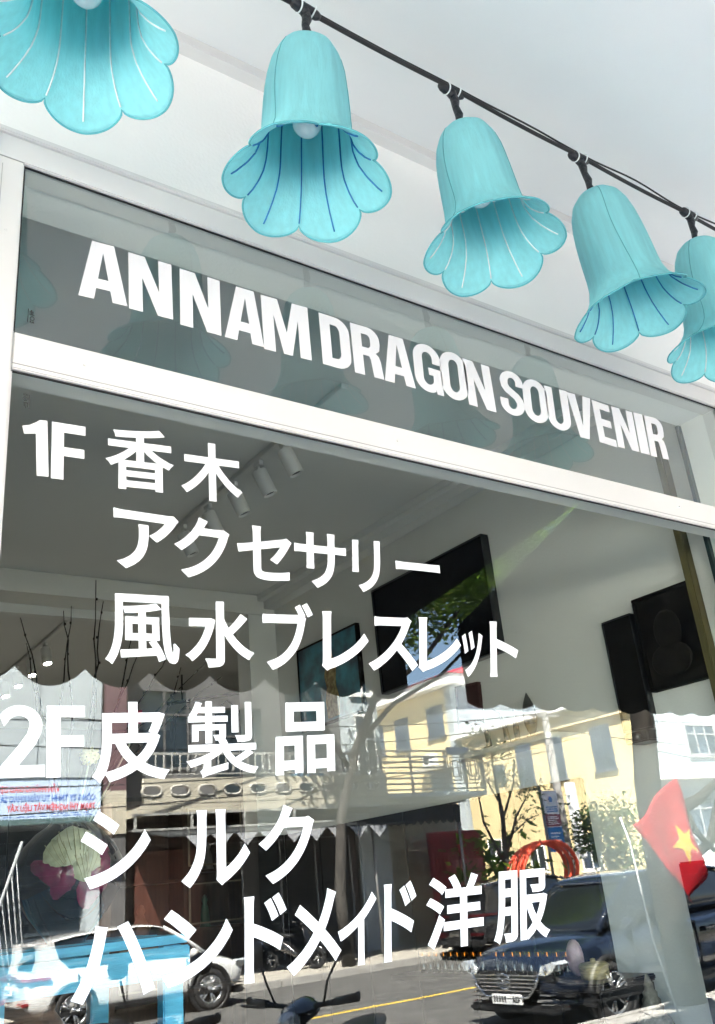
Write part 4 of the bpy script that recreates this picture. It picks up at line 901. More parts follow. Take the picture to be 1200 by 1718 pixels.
for pts in ([T(1.02, 1.86), T(0.95, 2.2), T(0.84, 2.60)], [T(1.0, 1.86), T(0.95, 2.15, .03), T(0.87, 2.52, .05)], [T(1.04, 1.86), T(1.12, 2.3), T(1.10, 2.77)], [T(1.05, 1.86), T(1.12, 2.4, .02), T(1.145, 2.70, .03)], [T(1.02, 1.86), T(1.03, 2.3), T(0.99, 2.64)],
            [T(1.01, 1.86), T(1.0, 2.25, .05), T(1.04, 2.68, .06)], [T(1.05, 1.86), T(1.2, 2.3), T(1.26, 2.62)], [T(1.05, 1.86), T(1.28, 2.3), T(1.42, 2.52)], [T(1.06, 1.86), T(1.24, 2.18), T(1.60, 2.50, .05)], [T(1.06, 1.86), T(1.34, 2.2), T(1.62, 2.42)], [T(1.05, 1.86), T(1.18, 2.2, .06), T(1.34, 2.60, .08)], [T(1.06, 1.86), T(1.22, 2.12), T(1.40, 2.28), T(1.45, 2.45)]):
    b = B(); twig(pts, 0.006, b); b.obj('twig', bark, br)
rose = mat('deep_pink_flower', (0.42, 0.03, 0.08), 0.6, var=0.4, scale=30)
pale = mat('pale_yellow_flower', (0.75, 0.66, 0.30), 0.6, var=0.2, scale=30)
stemg = mat('pale_stem', (0.5, 0.52, 0.42), 0.6)
for (x, z, m, lab) in ((1.235, 2.24, rose, 'deep pink ball-shaped flower among the bare twigs'), (1.075, 2.10, pale, 'pale yellow ball-shaped flower above the black vase')):
    t = thing('flower', lab, 'flower', (x, 1.40, z))
    for k in range(26):
        a = k * 2.39996; u = 1 - 2 * (k + 0.5) / 26; rr = math.sqrt(1 - u * u)
        n = Vector((rr * math.cos(a), rr * math.sin(a), u)); s = n.cross(Vector((0.3, 0.2, 1))).normalized(); w = n.cross(s)
        b = B(); c0 = n * 0.016; b.add([c0 - s * .012, c0 + n * .012 - w * .010, c0 + s * .012, c0 + n * .015 + w * .010, c0 + n * 0.020], [(0, 1, 4), (1, 2, 4), (2, 3, 4), (3, 0, 4)], 0, True); b.obj('petal', m, t)
    b = B(); b.tube([(0, 0, 0), (-0.01, 0.02, -0.1), ((1.035 - x) * 0.7, 0.06, 1.88 - z)], 0.003, 6); b.obj('stem', stemg, t)
# brown jars on the lower shelf
clay = mat('brown_clay', (0.13, 0.075, 0.05), 0.7, var=0.4, scale=9, stretch=(1, 1, 5), bump=0.5, bscale=30)
for (x, y, r, h, lab) in ((0.88, 1.32, 0.125, 0.29, 'brown ribbed clay jar on the lower blue shelf, seen behind the white car reflection'), (1.10, 1.40, 0.10, 0.20, 'bundle-shaped brown basket right of the ribbed clay jar')):
    t = thing('clay_jar', lab, 'jar', (x, y, 1.07))
    b = B(); b.lathe([(0, 0), (r * .7, 0), (r * .95, h * .25), (r, h * .5), (r * .92, h * .75), (r * .6, h * .93), (r * .62, h), (r * .5, h), (r * .48, h * .9), (0, h * .85)], 36); b.obj('body', clay, t)
    for k in range(5):
        z = h * (0.2 + 0.14 * k); rr = r * (0.9 + 0.1 * math.sin(math.pi * (k + .5) / 5)) + 0.002
        b = B(); b.tube([(rr * math.cos(2 * math.pi * i / 32), rr * math.sin(2 * math.pi * i / 32), z) for i in range(33)], 0.006, 6, caps=False); b.obj('ridge', clay, t)

# rear of the shop: cabinet of cubbies, hanging rail with bags, dark doors
dwood = mat('dark_brown_wood', (0.035, 0.020, 0.014), 0.5, var=0.4, scale=4, stretch=(8, 8, 0.6))
cub = mat('cubby_edge', (0.20, 0.18, 0.14), 0.5, var=0.2)
cabt = thing('cubby_cabinet', 'dark brown cabinet of open cubbies holding small figures at the rear of the shop', 'cabinet', (2.7, 5.6, 0.35))
b = B(); b.box(0, 2.6, 0.30, 0.34, 0, 2.05); b.box(0, 0.04, 0, 0.30, 0, 2.05); b.box(2.56, 2.6, 0, 0.30, 0, 2.05); b.box(0.04, 2.56, 0, 0.30, 2.01, 2.05); b.box(0.04, 2.56, 0, 0.30, 0, 0.05); b.obj('carcass', dwood, cabt, True)
xs = [0.04, 0.62, 1.18, 1.75, 2.1, 2.56]; zs = [0.05, 0.55, 0.98, 1.42, 2.01]
for i in range(1, 5):
    b = B(); b.box(xs[i] - .012, xs[i] + .012, 0.0, 0.30, 0.05, 2.01); b.obj('upright', dwood, cabt, True)
for i in range(5):
    for j in range(1, 4):
        b = B(); b.box(xs[i] + .013, xs[i + 1] - .013, 0.0, 0.30, zs[j] - .01 + (0.06 if i % 2 else 0), zs[j] + .01 + (0.06 if i % 2 else 0)); b.obj('shelf', dwood, cabt, True)
for (i, j) in ((1, 3), (2, 2), (1, 2), (3, 1), (2, 3), (0, 1)):
    x0, x1, z0, z1 = xs[i] + .03, xs[i + 1] - .03, zs[j] + .1, zs[j + 1] - .03
    b = B(); b.box(x0, x1, -0.02, -0.004, z0, z0 + .012); b.box(x0, x1, -0.02, -0.004, z1 - .012, z1); b.box(x0, x0 + .012, -0.02, -0.004, z0 + .012, z1 - .012); b.box(x1 - .012, x1, -0.02, -0.004, z0 + .012, z1 - .012); b.obj('cubby_frame', cub, cabt, True)
fig_m = [mat('pewter_figure', (0.25, 0.26, 0.25), 0.35, 0.5), mat('jade_figure', (0.06, 0.14, 0.11), 0.3), mat('clay_figure', (0.18, 0.10, 0.07), 0.7)]
FI = [(0.9, 1.64, 'slim pewter figure in the top row of cubbies'), (1.45, 1.64, 'round bright pewter vase in the top row of cubbies'), (1.92, 1.64, 'clay pagoda figure in the upper right cubby'), (1.42, 1.21, 'green jade bottle in the middle row of cubbies'), (0.86, 1.21, 'squat jade figure in the middle row, beside the bottle'), (0.3, 1.15, 'clay figurine in the far left cubby of the middle row'), (1.95, 0.80, 'small clay jar in a low right cubby')]
for k, (x, z, lab) in enumerate(FI):
    h = 0.22 + 0.03 * (k % 3); w = 0.05 + 0.02 * (k % 2)
    b = B(); b.lathe([(0, 0), (w, 0), (w * .8, h * .1), (w * (1.1 if k % 2 else .7), h * .35), (w * .55, h * .6), (w * .35, h * .72), (w * .5, h * .82), (w * .3, h * .95), (0, h)], 18)
    o = tag(b.obj('figurine', fig_m[k % 3]), lab, 'figurine'); zz = [s for s in zs if s <= z + 0.05]
    i = max(q for q in range(5) if xs[q] <= x); j = max(q for q in range(4) if zs[q] <= z - 0.1)
    o.location = (2.7 + x, 5.74, 0.35 + zs[j] + (0.07 if i % 2 else 0.01))
rl = thing('hanging_rail', 'black hanging rail on two drop rods at the rear of the shop', 'rail', (3.95, 6.1, CZI))
b = B(); b.tube([(-0.55, 0, -0.28), (0.55, 0, -0.10)], 0.016, 8); b.obj('bar', frame_black, rl)
for x in (-0.4, 0.4):
    b = B(); b.tube([(x, 0, -0.19 + x * 0.16), (x, 0, -0.001)], 0.008, 8); b.obj('drop_rod', frame_black, rl)
bagm = mat('black_leather', (0.012, 0.012, 0.014), 0.45, var=0.4, bump=0.4)
for (x, z, w, h, lab) in ((3.6, 3.28, 0.17, 0.45, 'black leather bag at the left end of the hanging rail'), (4.02, 3.36, 0.13, 0.40, 'slim black leather bag in the middle of the hanging rail'), (4.32, 3.40, 0.17, 0.75, 'long black garment bag at the right end of the hanging rail')):
    t = thing('leather_bag', lab, 'bag', (x, 6.1, z))
    b = B(); b.box(-w, w, -0.05, 0.05, -0.09 - h, -0.09, bev=0.03); b.obj('body', bagm, t, True)
    b = B(); b.tube([(-w * .6, 0, -0.1), (-w * .5, 0, -0.03), (0, 0, 0.008), (w * .5, 0, -0.03), (w * .6, 0, -0.1)], 0.007, 6); b.obj('strap', bagm, t)
dd = thing('timber_door', 'dark brown timber door leaf beside the cubby cabinet', 'door', (5.75, 5.6, 0.35), 0)
b = B(); b.box(-0.42, 0.42, 0, 0.05, 0, 2.15, bev=0.004); b.obj('leaf', dwood, dd, True)
for (z0, z1) in ((0.15, 0.9), (1.0, 2.0)):
    b = B(); b.box(-0.3, 0.3, -0.012, 0.0, z0, z1, bev=0.004); b.obj('panel', dwood, dd, True)
b = B(); b.tube([(0.36, 0, 1.0), (0.36, -0.05, 1.0), (0.28, -0.05, 1.0)], 0.008, 8); b.obj('handle', chrome, dd)

# ------------------------------------------------------------------ across the street (seen mirrored in the glass)
def window(par, x0, x1, z0, z1, fm, pm_, y=0.0, cols=2, rows=2, sill=True, name='window', grille=False):
    """window in a wall whose outside faces local -y at y"""
    t = 0.06
    b = B()
    b.box(x0, x1, y - 0.05, y + 0.02, z0, z0 + t); b.box(x0, x1, y - 0.05, y + 0.02, z1 - t, z1)
    b.box(x0, x0 + t, y - 0.05, y + 0.02, z0 + t, z1 - t); b.box(x1 - t, x1, y - 0.05, y + 0.02, z0 + t, z1 - t)
    for i in range(1, cols):
        x = x0 + (x1 - x0) * i / cols; b.box(x - .03, x + .03, y - 0.045, y + 0.018, z0 + t, z1 - t)
    for i in range(1, rows):
        z = z0 + (z1 - z0) * (0.68 if rows == 2 else i / rows); b.box(x0 + t, x1 - t, y - 0.04, y + 0.016, z - .025, z + .025)
    if sill: b.box(x0 - .08, x1 + .08, y - 0.10, y + 0.02, z0 - .08, z0 - .002)
    f = b.obj(name, fm, par, True)
    b = B(); b.box(x0 + t * .5, x1 - t * .5, y - 0.018, y - 0.008, z0 + t * .5, z1 - t * .5); b.obj('pane', pm_, f, True)
    if grille:
        b = B()
        for i in range(1, 7):
            x = x0 + (x1 - x0) * i / 7; b.tube([(x, y - .07, z0), (x, y - .07, z1)], 0.01, 5)
        b.obj('grille', fm, f, True)
    return f

# 1. white building with a banner, far left of the reflection
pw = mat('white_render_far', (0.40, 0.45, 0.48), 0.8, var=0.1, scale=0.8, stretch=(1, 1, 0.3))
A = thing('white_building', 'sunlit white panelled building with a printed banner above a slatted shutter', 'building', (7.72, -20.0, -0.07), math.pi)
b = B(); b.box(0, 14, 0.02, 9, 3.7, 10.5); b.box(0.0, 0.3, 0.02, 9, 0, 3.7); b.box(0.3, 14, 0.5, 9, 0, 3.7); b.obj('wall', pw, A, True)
for i in range(8):
    for j in range(3):
        b = B(); b.box(0.03 + 1.5 * i, 1.50 + 1.5 * i, -0.01, 0.016, 4.62 + 1.35 * j, 5.94 + 1.35 * j, bev=0.006); b.obj('panel', pw, A, True)
bl = mat('banner_blue', (0.50, 0.62, 0.80), 0.7, var=0.06)
red_ink = mat('red_print', (0.62, 0.03, 0.04), 0.7); blue_ink = mat('blue_print', (0.02, 0.10, 0.42), 0.7)
bn = B(); bn.box(0.03, 6.5, -0.03, -0.012, 3.72, 4.56); bn = bn.obj('banner', bl, A, True)
for (s, z, m, sz, x) in (('VĂN PHÒNG GIAO DỊCH', 4.31, red_ink, 0.185, 1.0), ('CÔNG TY TNHH TƯ VẤN KHẢO SÁT', 4.10, blue_ink, 0.19, 0.16), ('TRẠM THÍ NGHIỆM VẬT LIỆU XÂY', 3.90, red_ink, 0.185, 0.16)):
    text_obj('lettering', s, sz, m, bn, x, -0.033, z, 0.70, 0.004)
b = B()
for k in range(24):
    b.box(0.3 + .25 * k, 0.3 + .25 * k + 0.13 + 0.05 * (k % 3), -0.0325, -0.0302, 3.82, 3.838); b.box(0.22 + .26 * k, 0.22 + .26 * k + 0.16 + 0.03 * (k % 2), -0.0325, -0.0302, 3.765, 3.783)
b.obj('small_print', blue_ink, bn, True)
grn = mat('dark_green_sheet', (0.03, 0.06, 0.055), 0.5, var=0.2)
b = B()
for i in range(90):
    x = 0.02 + i * 0.075; b.add([(x, -0.02, 3.70), (x + .0375, -0.02, 3.74), (x + .075, -0.02, 3.70), (x, -0.75, 3.52), (x + .0375, -0.75, 3.56), (x + .075, -0.75, 3.52)], [(0, 1, 4, 3), (1, 2, 5, 4)])
b.obj('corrugated_canopy', grn, A)
sl = mat('shutter_grey_blue', (0.045, 0.06, 0.075), 0.45, var=0.15)
sb = B(); sb.box(0.32, 10, -0.025, 0.02, -0.125, 0.115, bev=0.02); sm_ = sb.mesh('slat', sl)
for i in range(14):
    o = bpy.data.objects.new('slat', sm_); COL.objects.link(o); o.parent = A; o.location = (0, 0.46, 0.14 + 0.25 * i)
penm0 = mat('grey_steel', (0.34, 0.36, 0.38), 0.5)
stp = thing('steel_stair', 'white steel stair railing leaning against the slatted shutter', 'stair rail', (5.75, -19.3, -0.07), math.pi)
b = B(); b.tube([(0, 0, 3.2), (1.0, 0, 0.1)], 0.035, 6)
b.obj('handrail', penm0, stp)
for i in range(10):
    b = B(); x = 0.1 + i * 0.085; b.tube([(x, 0, 3.1 - 3.1 * x), (x - .35, 0, 0.02)], 0.014, 5); b.obj('baluster', penm0, stp)

# 2. house with the cream balcony and dark shop below
Bh = thing('balcony_house', 'shaded house with a cream balcony pierced by ovals over a dark shuttered shop', 'building', (15.3, -19.9, -0.07), math.pi)
penm_0 = mat('weathered_white', (0.28, 0.28, 0.27), 0.7, var=0.3)  # white of the rails greyed, balcony shade put into the colour
dk_wall = mat('dark_grey_render', (0.10, 0.10, 0.105), 0.8, var=0.25, scale=1.5)  # wall colour kept dark in place of the tree's shade
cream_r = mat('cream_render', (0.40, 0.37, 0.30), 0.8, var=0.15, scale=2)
pinkr = mat('pink_render', (0.12, 0.065, 0.075), 0.8, var=0.15)
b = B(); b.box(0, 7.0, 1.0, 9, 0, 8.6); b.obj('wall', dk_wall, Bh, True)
b = B(); b.box(7.0, 7.52, 0.0, 9, 4.3, 8.6); b.obj('side_strip', pinkr, Bh, True)
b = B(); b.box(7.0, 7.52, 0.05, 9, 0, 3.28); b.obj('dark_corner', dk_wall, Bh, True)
b = B(); b.box(7.0, 7.52, 0.0, 9, 3.3, 4.3); b.obj('corner_wall', cream_r, Bh, True)
b = B(); b.box(0, 7.0, -1.1, 1.0, 3.62, 3.82); b.obj('balcony_slab', cream_r, Bh, True)
for (x0, x1, z0, z1) in ((0.5, 1.9, 5.0, 7.4), (2.6, 4.2, 4.0, 6.6), (4.9, 6.3, 4.9, 7.0)):
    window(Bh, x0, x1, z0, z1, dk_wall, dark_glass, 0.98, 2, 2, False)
pl = [(0.0, 3.84), (7.0, 3.84), (7.0, 4.42), (0.0, 4.42)]
ov = [[(x + .23 * math.copysign(abs(math.cos(a)) ** .7, math.cos(a)), 4.13 + .115 * math.copysign(abs(math.sin(a)) ** .8, math.sin(a))) for a in [2 * math.pi * k / 24 for k in range(24)]] for x in [0.5 + 0.70 * i for i in range(10)]]
par = flat_shape('parapet', [pl] + ov, 0.12, cream_r, Bh); par.location = (0, -1.04, 0)
for k, l in enumerate(ov):
    b = B(); b.tube([(x, -1.11, z) for x, z in l + l[:1]], 0.03, 6, caps=False); b.obj('oval_ring', mat('grey_ring', (0.42, 0.40, 0.36), 0.6) if k == 0 else bpy.data.materials['grey_ring'], par).location = (0, 1.04, 0)
rail = B(); rail.box(0, 7.0, -1.07, -1.01, 4.96, 5.02); rail.box(0, 7.0, -1.06, -1.02, 4.50, 4.53); rail = rail.obj('railing', penm_0, Bh, True)
bb = B(); bb.lathe([(0.0, 4.53), (0.03, 4.53), (0.05, 4.62), (0.022, 4.75), (0.022, 4.9), (0.035, 4.96), (0, 4.96)], 8); bm_ = bb.mesh('baluster', penm_0)
for i in range(34):
    o = bpy.data.objects.new('baluster', bm_); COL.objects.link(o); o.parent = rail; o.location = (0.12 + i * 0.205, -1.04, 0)
sgn = B(); sgn.box(0.2, 7.3, -1.16, -1.12, 3.58, 3.63); sgn.box(0.2, 7.3, -1.16, -1.12, 3.24, 3.29)
for i in range(6): sgn.box(0.2 + 1.4 * i, 0.26 + 1.4 * i, -1.16, -1.12, 3.29, 3.58)
sgn.obj('white_sign_rack', penm_0, Bh, True)
dkc = mat('dark_awning_cloth', (0.03, 0.033, 0.036), 0.8, var=0.3)
b = B(); b.add([(0.1, 0.95, 3.5), (6.9, 0.95, 3.5), (6.9, -2.3, 3.05), (0.1, -2.3, 3.05), (0.1, 0.95, 3.46), (6.9, 0.95, 3.46), (6.9, -2.3, 3.01), (0.1, -2.3, 3.01)], [(0, 1, 2, 3), (7, 6, 5, 4), (0, 3, 7, 4), (1, 5, 6, 2), (3, 2, 6, 7), (0, 4, 5, 1)]); b.obj('shop_awning', dkc, Bh, True)
penm = mat('grey_pennant', (0.30, 0.31, 0.33), 0.8)
for i in range(9):
    b = B(); x = 1.0 + 0.62 * i; b.prism([(x, 3.02), (x + .56, 3.02), (x + .28, 2.74)], -2.305, -2.298); b.obj('pennant', penm, Bh, True)
shut = mat('brown_shutter', (0.045, 0.028, 0.022), 0.5, var=0.3)
b = B(); b.box(0.05, 6.95, 0.6, 1.0, 0.0, 3.3); b.obj('shop_front_panel', shut, Bh, True)
ssb = B(); ssb.box(-0.5, 0.5, -0.03, 0.02, -0.05, 0.04, bev=0.012); ssm = ssb.mesh('louvre', dkc)
for c in range(4):
    fr = B(); x = 0.3 + 1.12 * c; fr.box(x - .02, x + .02, 0.54, 0.6, 0.1, 3.0); fr.box(x + .02, x + 1.08, 0.54, 0.6, 2.96, 3.0); fr = fr.obj('shutter_frame', penm, Bh, True)
    for k in range(24):
        o = bpy.data.objects.new('louvre', ssm); COL.objects.link(o); o.parent = fr; o.location = (x + .54, 0.585, 0.2 + 0.115 * k)
b = B(); b.box(4.9, 6.6, 0.5, 0.6, 0.0, 2.9, bev=0.01); b.obj('brown_door', mat('red_brown_door', (0.09, 0.032, 0.022), 0.45, var=0.3), Bh, True)
# water tank / blue drum on the balcony
b = B(); b.lathe([(0, 0), (0.42, 0), (0.45, 0.05), (0.45, 0.25), (0.47, 0.28), (0.45, 0.31), (0.45, 0.6), (0.47, 0.63), (0.45, 0.66), (0.45, 0.85), (0.3, 0.98), (0.1, 1.02), (0, 1.02)], 24)
o = tag(b.obj('water_drum', mat('drum_blue', (0.06, 0.17, 0.28), 0.5, var=0.3)), 'blue water drum on the cream balcony', 'drum'); o.location = (13.1, -19.35, 3.76)

# 3. narrow white house with the second balcony, red gate under a dark scalloped awning
C2 = thing('narrow_white_house', 'narrow white house with an ornamental white balcony railing', 'building', (19.6, -20.5, -0.07), math.pi)
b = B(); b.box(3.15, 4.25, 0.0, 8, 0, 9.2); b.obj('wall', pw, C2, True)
b = B(); b.box(0.0, 3.14, 0.4, 6, 0.0, 3.75); b.obj('low_wing', cream_r, C2, True)
b = B(); b.box(0.0, 4.25, -0.99, 0.0, 3.86, 3.98); b.box(0.0, 3.14, 0.0, 6, 3.78, 3.98); b.obj('balcony_slab', pw, C2, True)
for (x0, x1, z0, z1) in ((3.3, 4.05, 4.1, 6.4), (3.3, 4.05, 7.0, 8.4)): window(C2, x0, x1, z0, z1, white_paint, dark_glass, 0.0, 2, 2)
rl = B()
for z in (4.05, 5.15): rl.box(0.0, 4.25, -0.98, -0.93, z, z + .045)
for k in range(1, 7): rl.box(1.5, 4.25, -0.97, -0.94, 4.05 + .155 * k, 4.05 + .155 * k + .05)
for x in (0.0, 0.7, 1.46, 2.8, 4.2): rl.box(x, x + .05, -0.99, -0.92, 3.98, 5.2)
rl = rl.obj('balcony_railing', penm_0, C2, True)
key = B()
for (x0, z0, s) in ((0.1, 4.2, 1), (0.8, 4.2, 1)):
    for k in range(3): key.box(x0 + .09 * k, x0 + .09 * k + .035, -0.965, -0.945, z0 + .1 * k, z0 + .9 - .1 * k); key.box(x0 + .6 - .09 * k - .035, x0 + .6 - .09 * k, -0.965, -0.945, z0 + .1 * k, z0 + .9 - .1 * k)
    for k in range(3): key.box(x0 + .09 * k, x0 + .6 - .09 * k, -0.962, -0.948, z0 + .1 * k, z0 + .1 * k + .035); key.box(x0 + .09 * k, x0 + .6 - .09 * k, -0.962, -0.948, z0 + .9 - .1 * k - .035, z0 + .9 - .1 * k)
key.obj('ornament', penm_0, rl, True)
b = B(); b.box(0, 0.9, -0.03, 0.03, 0, 0.2, bev=0.02); o = tag(b.obj('blue_cloth', mat('blue_cloth', (0.02, 0.11, 0.30), 0.8, var=0.2)), 'blue cloth hung over the ornamental balcony railing', 'cloth'); o.location = (18.2, -19.53, 5.02)
g = thing('red_gate', 'dark red corrugated sheet gate with a paler pink patch', 'gate', (19.5, -19.95, -0.07), math.pi)
rg = mat('red_sheet', (0.27, 0.015, 0.03), 0.45, var=0.3, scale=3)
for i in range(14):
    b = B(); b.box(0.15 * i, 0.15 * i + .075, -0.03, 0, 0.1, 2.9); b.box(0.15 * i + .075, 0.15 * i + .15, -0.01, 0.012, 0.1, 2.9); b.obj('corrugation', rg, g, True)
b = B(); b.box(0.1, 1.3, -0.045, -0.031, 0.3, 2.1); b.obj('patch', mat('faded_red', (0.36, 0.09, 0.10), 0.6, var=0.2), g, True)
aw = thing('scalloped_awning', 'dark scalloped awning in front of the red gate', 'awning', (17.6, -18.2, 3.0), math.pi)
pts = [(0.3, 0.42), (3.4, 0.42)]
low = [(3.4 - 0.2583 * (i + j / 6), 0.06 - .12 * math.sin(math.pi * j / 6)) for i in range(12) for j in range(6)]
b = B(); b.prism(pts + low, -0.01, 0.01); b.obj('valance', dkc, aw, True)
b = B(); b.add([(0.3, 0.012, .42), (3.4, 0.012, .42), (3.4, 1.9, .5), (0.3, 1.9, .5), (0.3, .012, .39), (3.4, .012, .39), (3.4, 1.9, .47), (0.3, 1.9, .47)], [(0, 1, 2, 3), (7, 6, 5, 4), (0, 4, 5, 1), (2, 6, 7, 3), (0, 3, 7, 4), (1, 5, 6, 2)]); b.obj('canvas', dkc, aw, True)
b = B()
for x in (0.4, 3.35):
    b = B(); b.tube([(x, 0.03, .40), (x, 0.03, -3.06)], 0.035, 8); b.obj('post', mat('grey_post', (0.3, 0.3, 0.3), 0.5, 0.6), aw)

# 4. yellow houses, side walls towards us
yel = mat('yellow_render', (0.66, 0.54, 0.30), 0.85, var=0.08, scale=0.8, stretch=(1, 1, 0.35))
yel2 = mat('deeper_yellow_render', (0.70, 0.58, 0.36), 0.85, var=0.1, scale=0.8)
winf = mat('blue_grey_frame', (0.10, 0.125, 0.16), 0.5)
wing = mat('blue_window_glass', (0.05, 0.075, 0.11), 0.1, var=0.5, scale=1.5, spec=0.8)
Y2 = thing('yellow_house', 'two storey pale yellow house with blue grey windows and a white street front', 'building', (28, -20.2, -0.07), -math.pi / 2)
b = B(); b.box(0.02, 9.6, 0, 9, 0, 7.35); b.obj('wall', yel, Y2, True)
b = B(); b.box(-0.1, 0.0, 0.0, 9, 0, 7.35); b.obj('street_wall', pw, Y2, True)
b = B(); b.box(-0.5, 9.8, -0.45, 9.3, 7.37, 7.6); b.obj('eaves', white_paint, Y2, True)
b = B(); b.box(0.3, 9.5, -0.18, -0.002, 6.75, 7.0); b.obj('band', yel2, Y2, True)
for (u0, u1, z0, z1) in ((5.4, 6.3, 4.86, 6.5), (3.6, 4.5, 4.84, 6.5), (1.1, 2.1, 4.86, 6.5)): window(Y2, u0, u1, z0, z1, winf, wing, 0, 2, 2, True, grille=True)
window(Y2, 7.15, 7.75, 5.25, 5.9, winf, dark_glass, 0, 2, 1)
window(Y2, 7.9, 8.8, 2.1, 2.95, white_paint, dark_glass, 0, 2, 1); window(Y2, 5.5, 6.4, 1.5, 2.5, white_paint, dark_glass, 0, 2, 1); window(Y2, 2.6, 3.6, 1.4, 2.7, white_paint, wing, 0, 2, 2)
# its street front
Y3 = thing('white_street_front', 'bright white street front with shuttered windows, far right of the reflection', 'building', (40, -20.06, -0.07), math.pi)
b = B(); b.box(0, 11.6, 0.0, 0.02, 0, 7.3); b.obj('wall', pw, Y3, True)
for (x0, x1, z0, z1) in ((7.3, 9.2, 5.1, 6.3), (4, 6, 5.1, 6.3), (7.2, 10.4, 2.2, 3.6), (1, 3, 5.1, 6.3)): window(Y3, x0, x1, z0, z1, penm, wing, 0, 3, 2)
b = B(); b.box(0, 11.8, -0.5, -0.001, 4.2, 4.4); b.obj('ledge', white_paint, Y3, True)
Y1 = thing('yellow_block', 'taller yellow block behind the yellow house, red roof above white eaves', 'building', (27.9, -30.0, -0.07), -math.pi / 2)
b = B(); b.box(0.45, 9, 0, 9, 0, 9.9); b.obj('wall', yel, Y1, True)
b = B(); b.box(0, 0.44, -0.06, 9, 0, 9.9); b.obj('white_pilaster', pw, Y1, True)
b = B(); b.box(-0.6, 9.5, -0.6, 9.4, 9.92, 10.35); b.obj('eaves', white_paint, Y1, True)
b = B(); b.add([(-0.7, -0.7, 10.36), (9.6, -0.7, 10.36), (9.6, 9.5, 10.36), (-0.7, 9.5, 10.36), (2.5, 4.4, 11.9), (6.4, 4.4, 11.9)], [(0, 1, 5, 4), (1, 2, 5), (2, 3, 4, 5), (3, 0, 4), (3, 2, 1, 0)]); b.obj('roof', mat('red_roof_sheet', (0.55, 0.04, 0.06), 0.55, var=0.2), Y1, True)
for (u0, u1, z0, z1) in ((0.75, 1.95, 7.75, 9.2), (3.5, 4.6, 7.6, 9.1), (5.6, 6.7, 7.6, 9.1)): window(Y1, u0, u1, z0, z1, winf, wing, 0, 2, 2, True, grille=True)
window(Y1, 0.65, 2.15, 4.3, 6.15, winf, wing, 0, 2, 2, False, 'balcony_door')
b = B(); b.box(0.5, 2.6, -0.7, -0.002, 6.25, 6.4); b.obj('canopy', cream_r, Y1, True)
b = B(); b.box(0.46, 3.6, -0.9, -0.002, 4.0, 4.2); b.obj('balcony_slab', cream_r, Y1, True)
rl = B(); rl.box(0.46, 3.6, -0.9, -0.86, 5.05, 5.1)
for k in range(14): rl.tube([(0.5 + .23 * k, -0.88, 4.2), (0.5 + .23 * k, -0.88, 5.06)], 0.015, 5)
rl.obj('railing', white_paint, Y1)
ac = thing('air_conditioner', 'white air conditioner box on the yellow block above the canopy', 'air conditioner', (27.6, -31.9, 6.42), -math.pi / 2)
b = B(); b.box(-0.4, 0.4, -0.02, 0.28, 0, 0.55, bev=0.02); b.obj('case', white_paint, ac, True)
b = B(); b.lathe([(0, -0.024), (0.2, -0.024), (0.21, -0.02)], 20, 0, (0.1, 0, 0.28), 'y'); b.obj('fan_grille', black_plastic, ac)
# 5. white and blue tower far behind
tw = thing('tower_block', 'distant white tower with wide bands of blue windows', 'building', (62, -64, -0.3), -math.pi / 4)
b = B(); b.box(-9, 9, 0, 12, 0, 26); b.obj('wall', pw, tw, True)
bw = mat('bright_blue_glass', (0.03, 0.20, 0.33), 0.15, var=0.3, scale=0.5)
for j in range(7):
    for i in range(4):
        b = B(); b.box(-8.4 + 4.3 * i, -4.6 + 4.3 * i, -0.06, 0.0, 2.0 + 3.4 * j, 4.4 + 3.4 * j); b.obj('window', bw, tw, True)

# fence and gate posts by the yellow house
fe = thing('picket_fence', 'white vertical bar fence in front of the bright white street front', 'fence', (25.2, -17.9, -0.07), math.pi)
pk = B(); pk.box(-0.03, 0.03, -0.02, 0.02, 0.1, 1.75, bev=0.01); pkm = pk.mesh('picket', white_paint)
for i in range(24):
    o = bpy.data.objects.new('picket', pkm); COL.objects.link(o); o.parent = fe; o.location = (-3.0 + 0.15 * i, 0, 0)
b = B(); b.box(-3.1, 0.6, 0.021, 0.05, 0.35, 0.42); b.box(-3.1, 0.6, 0.021, 0.05, 1.45, 1.52); b.obj('rail', white_paint, fe, True)

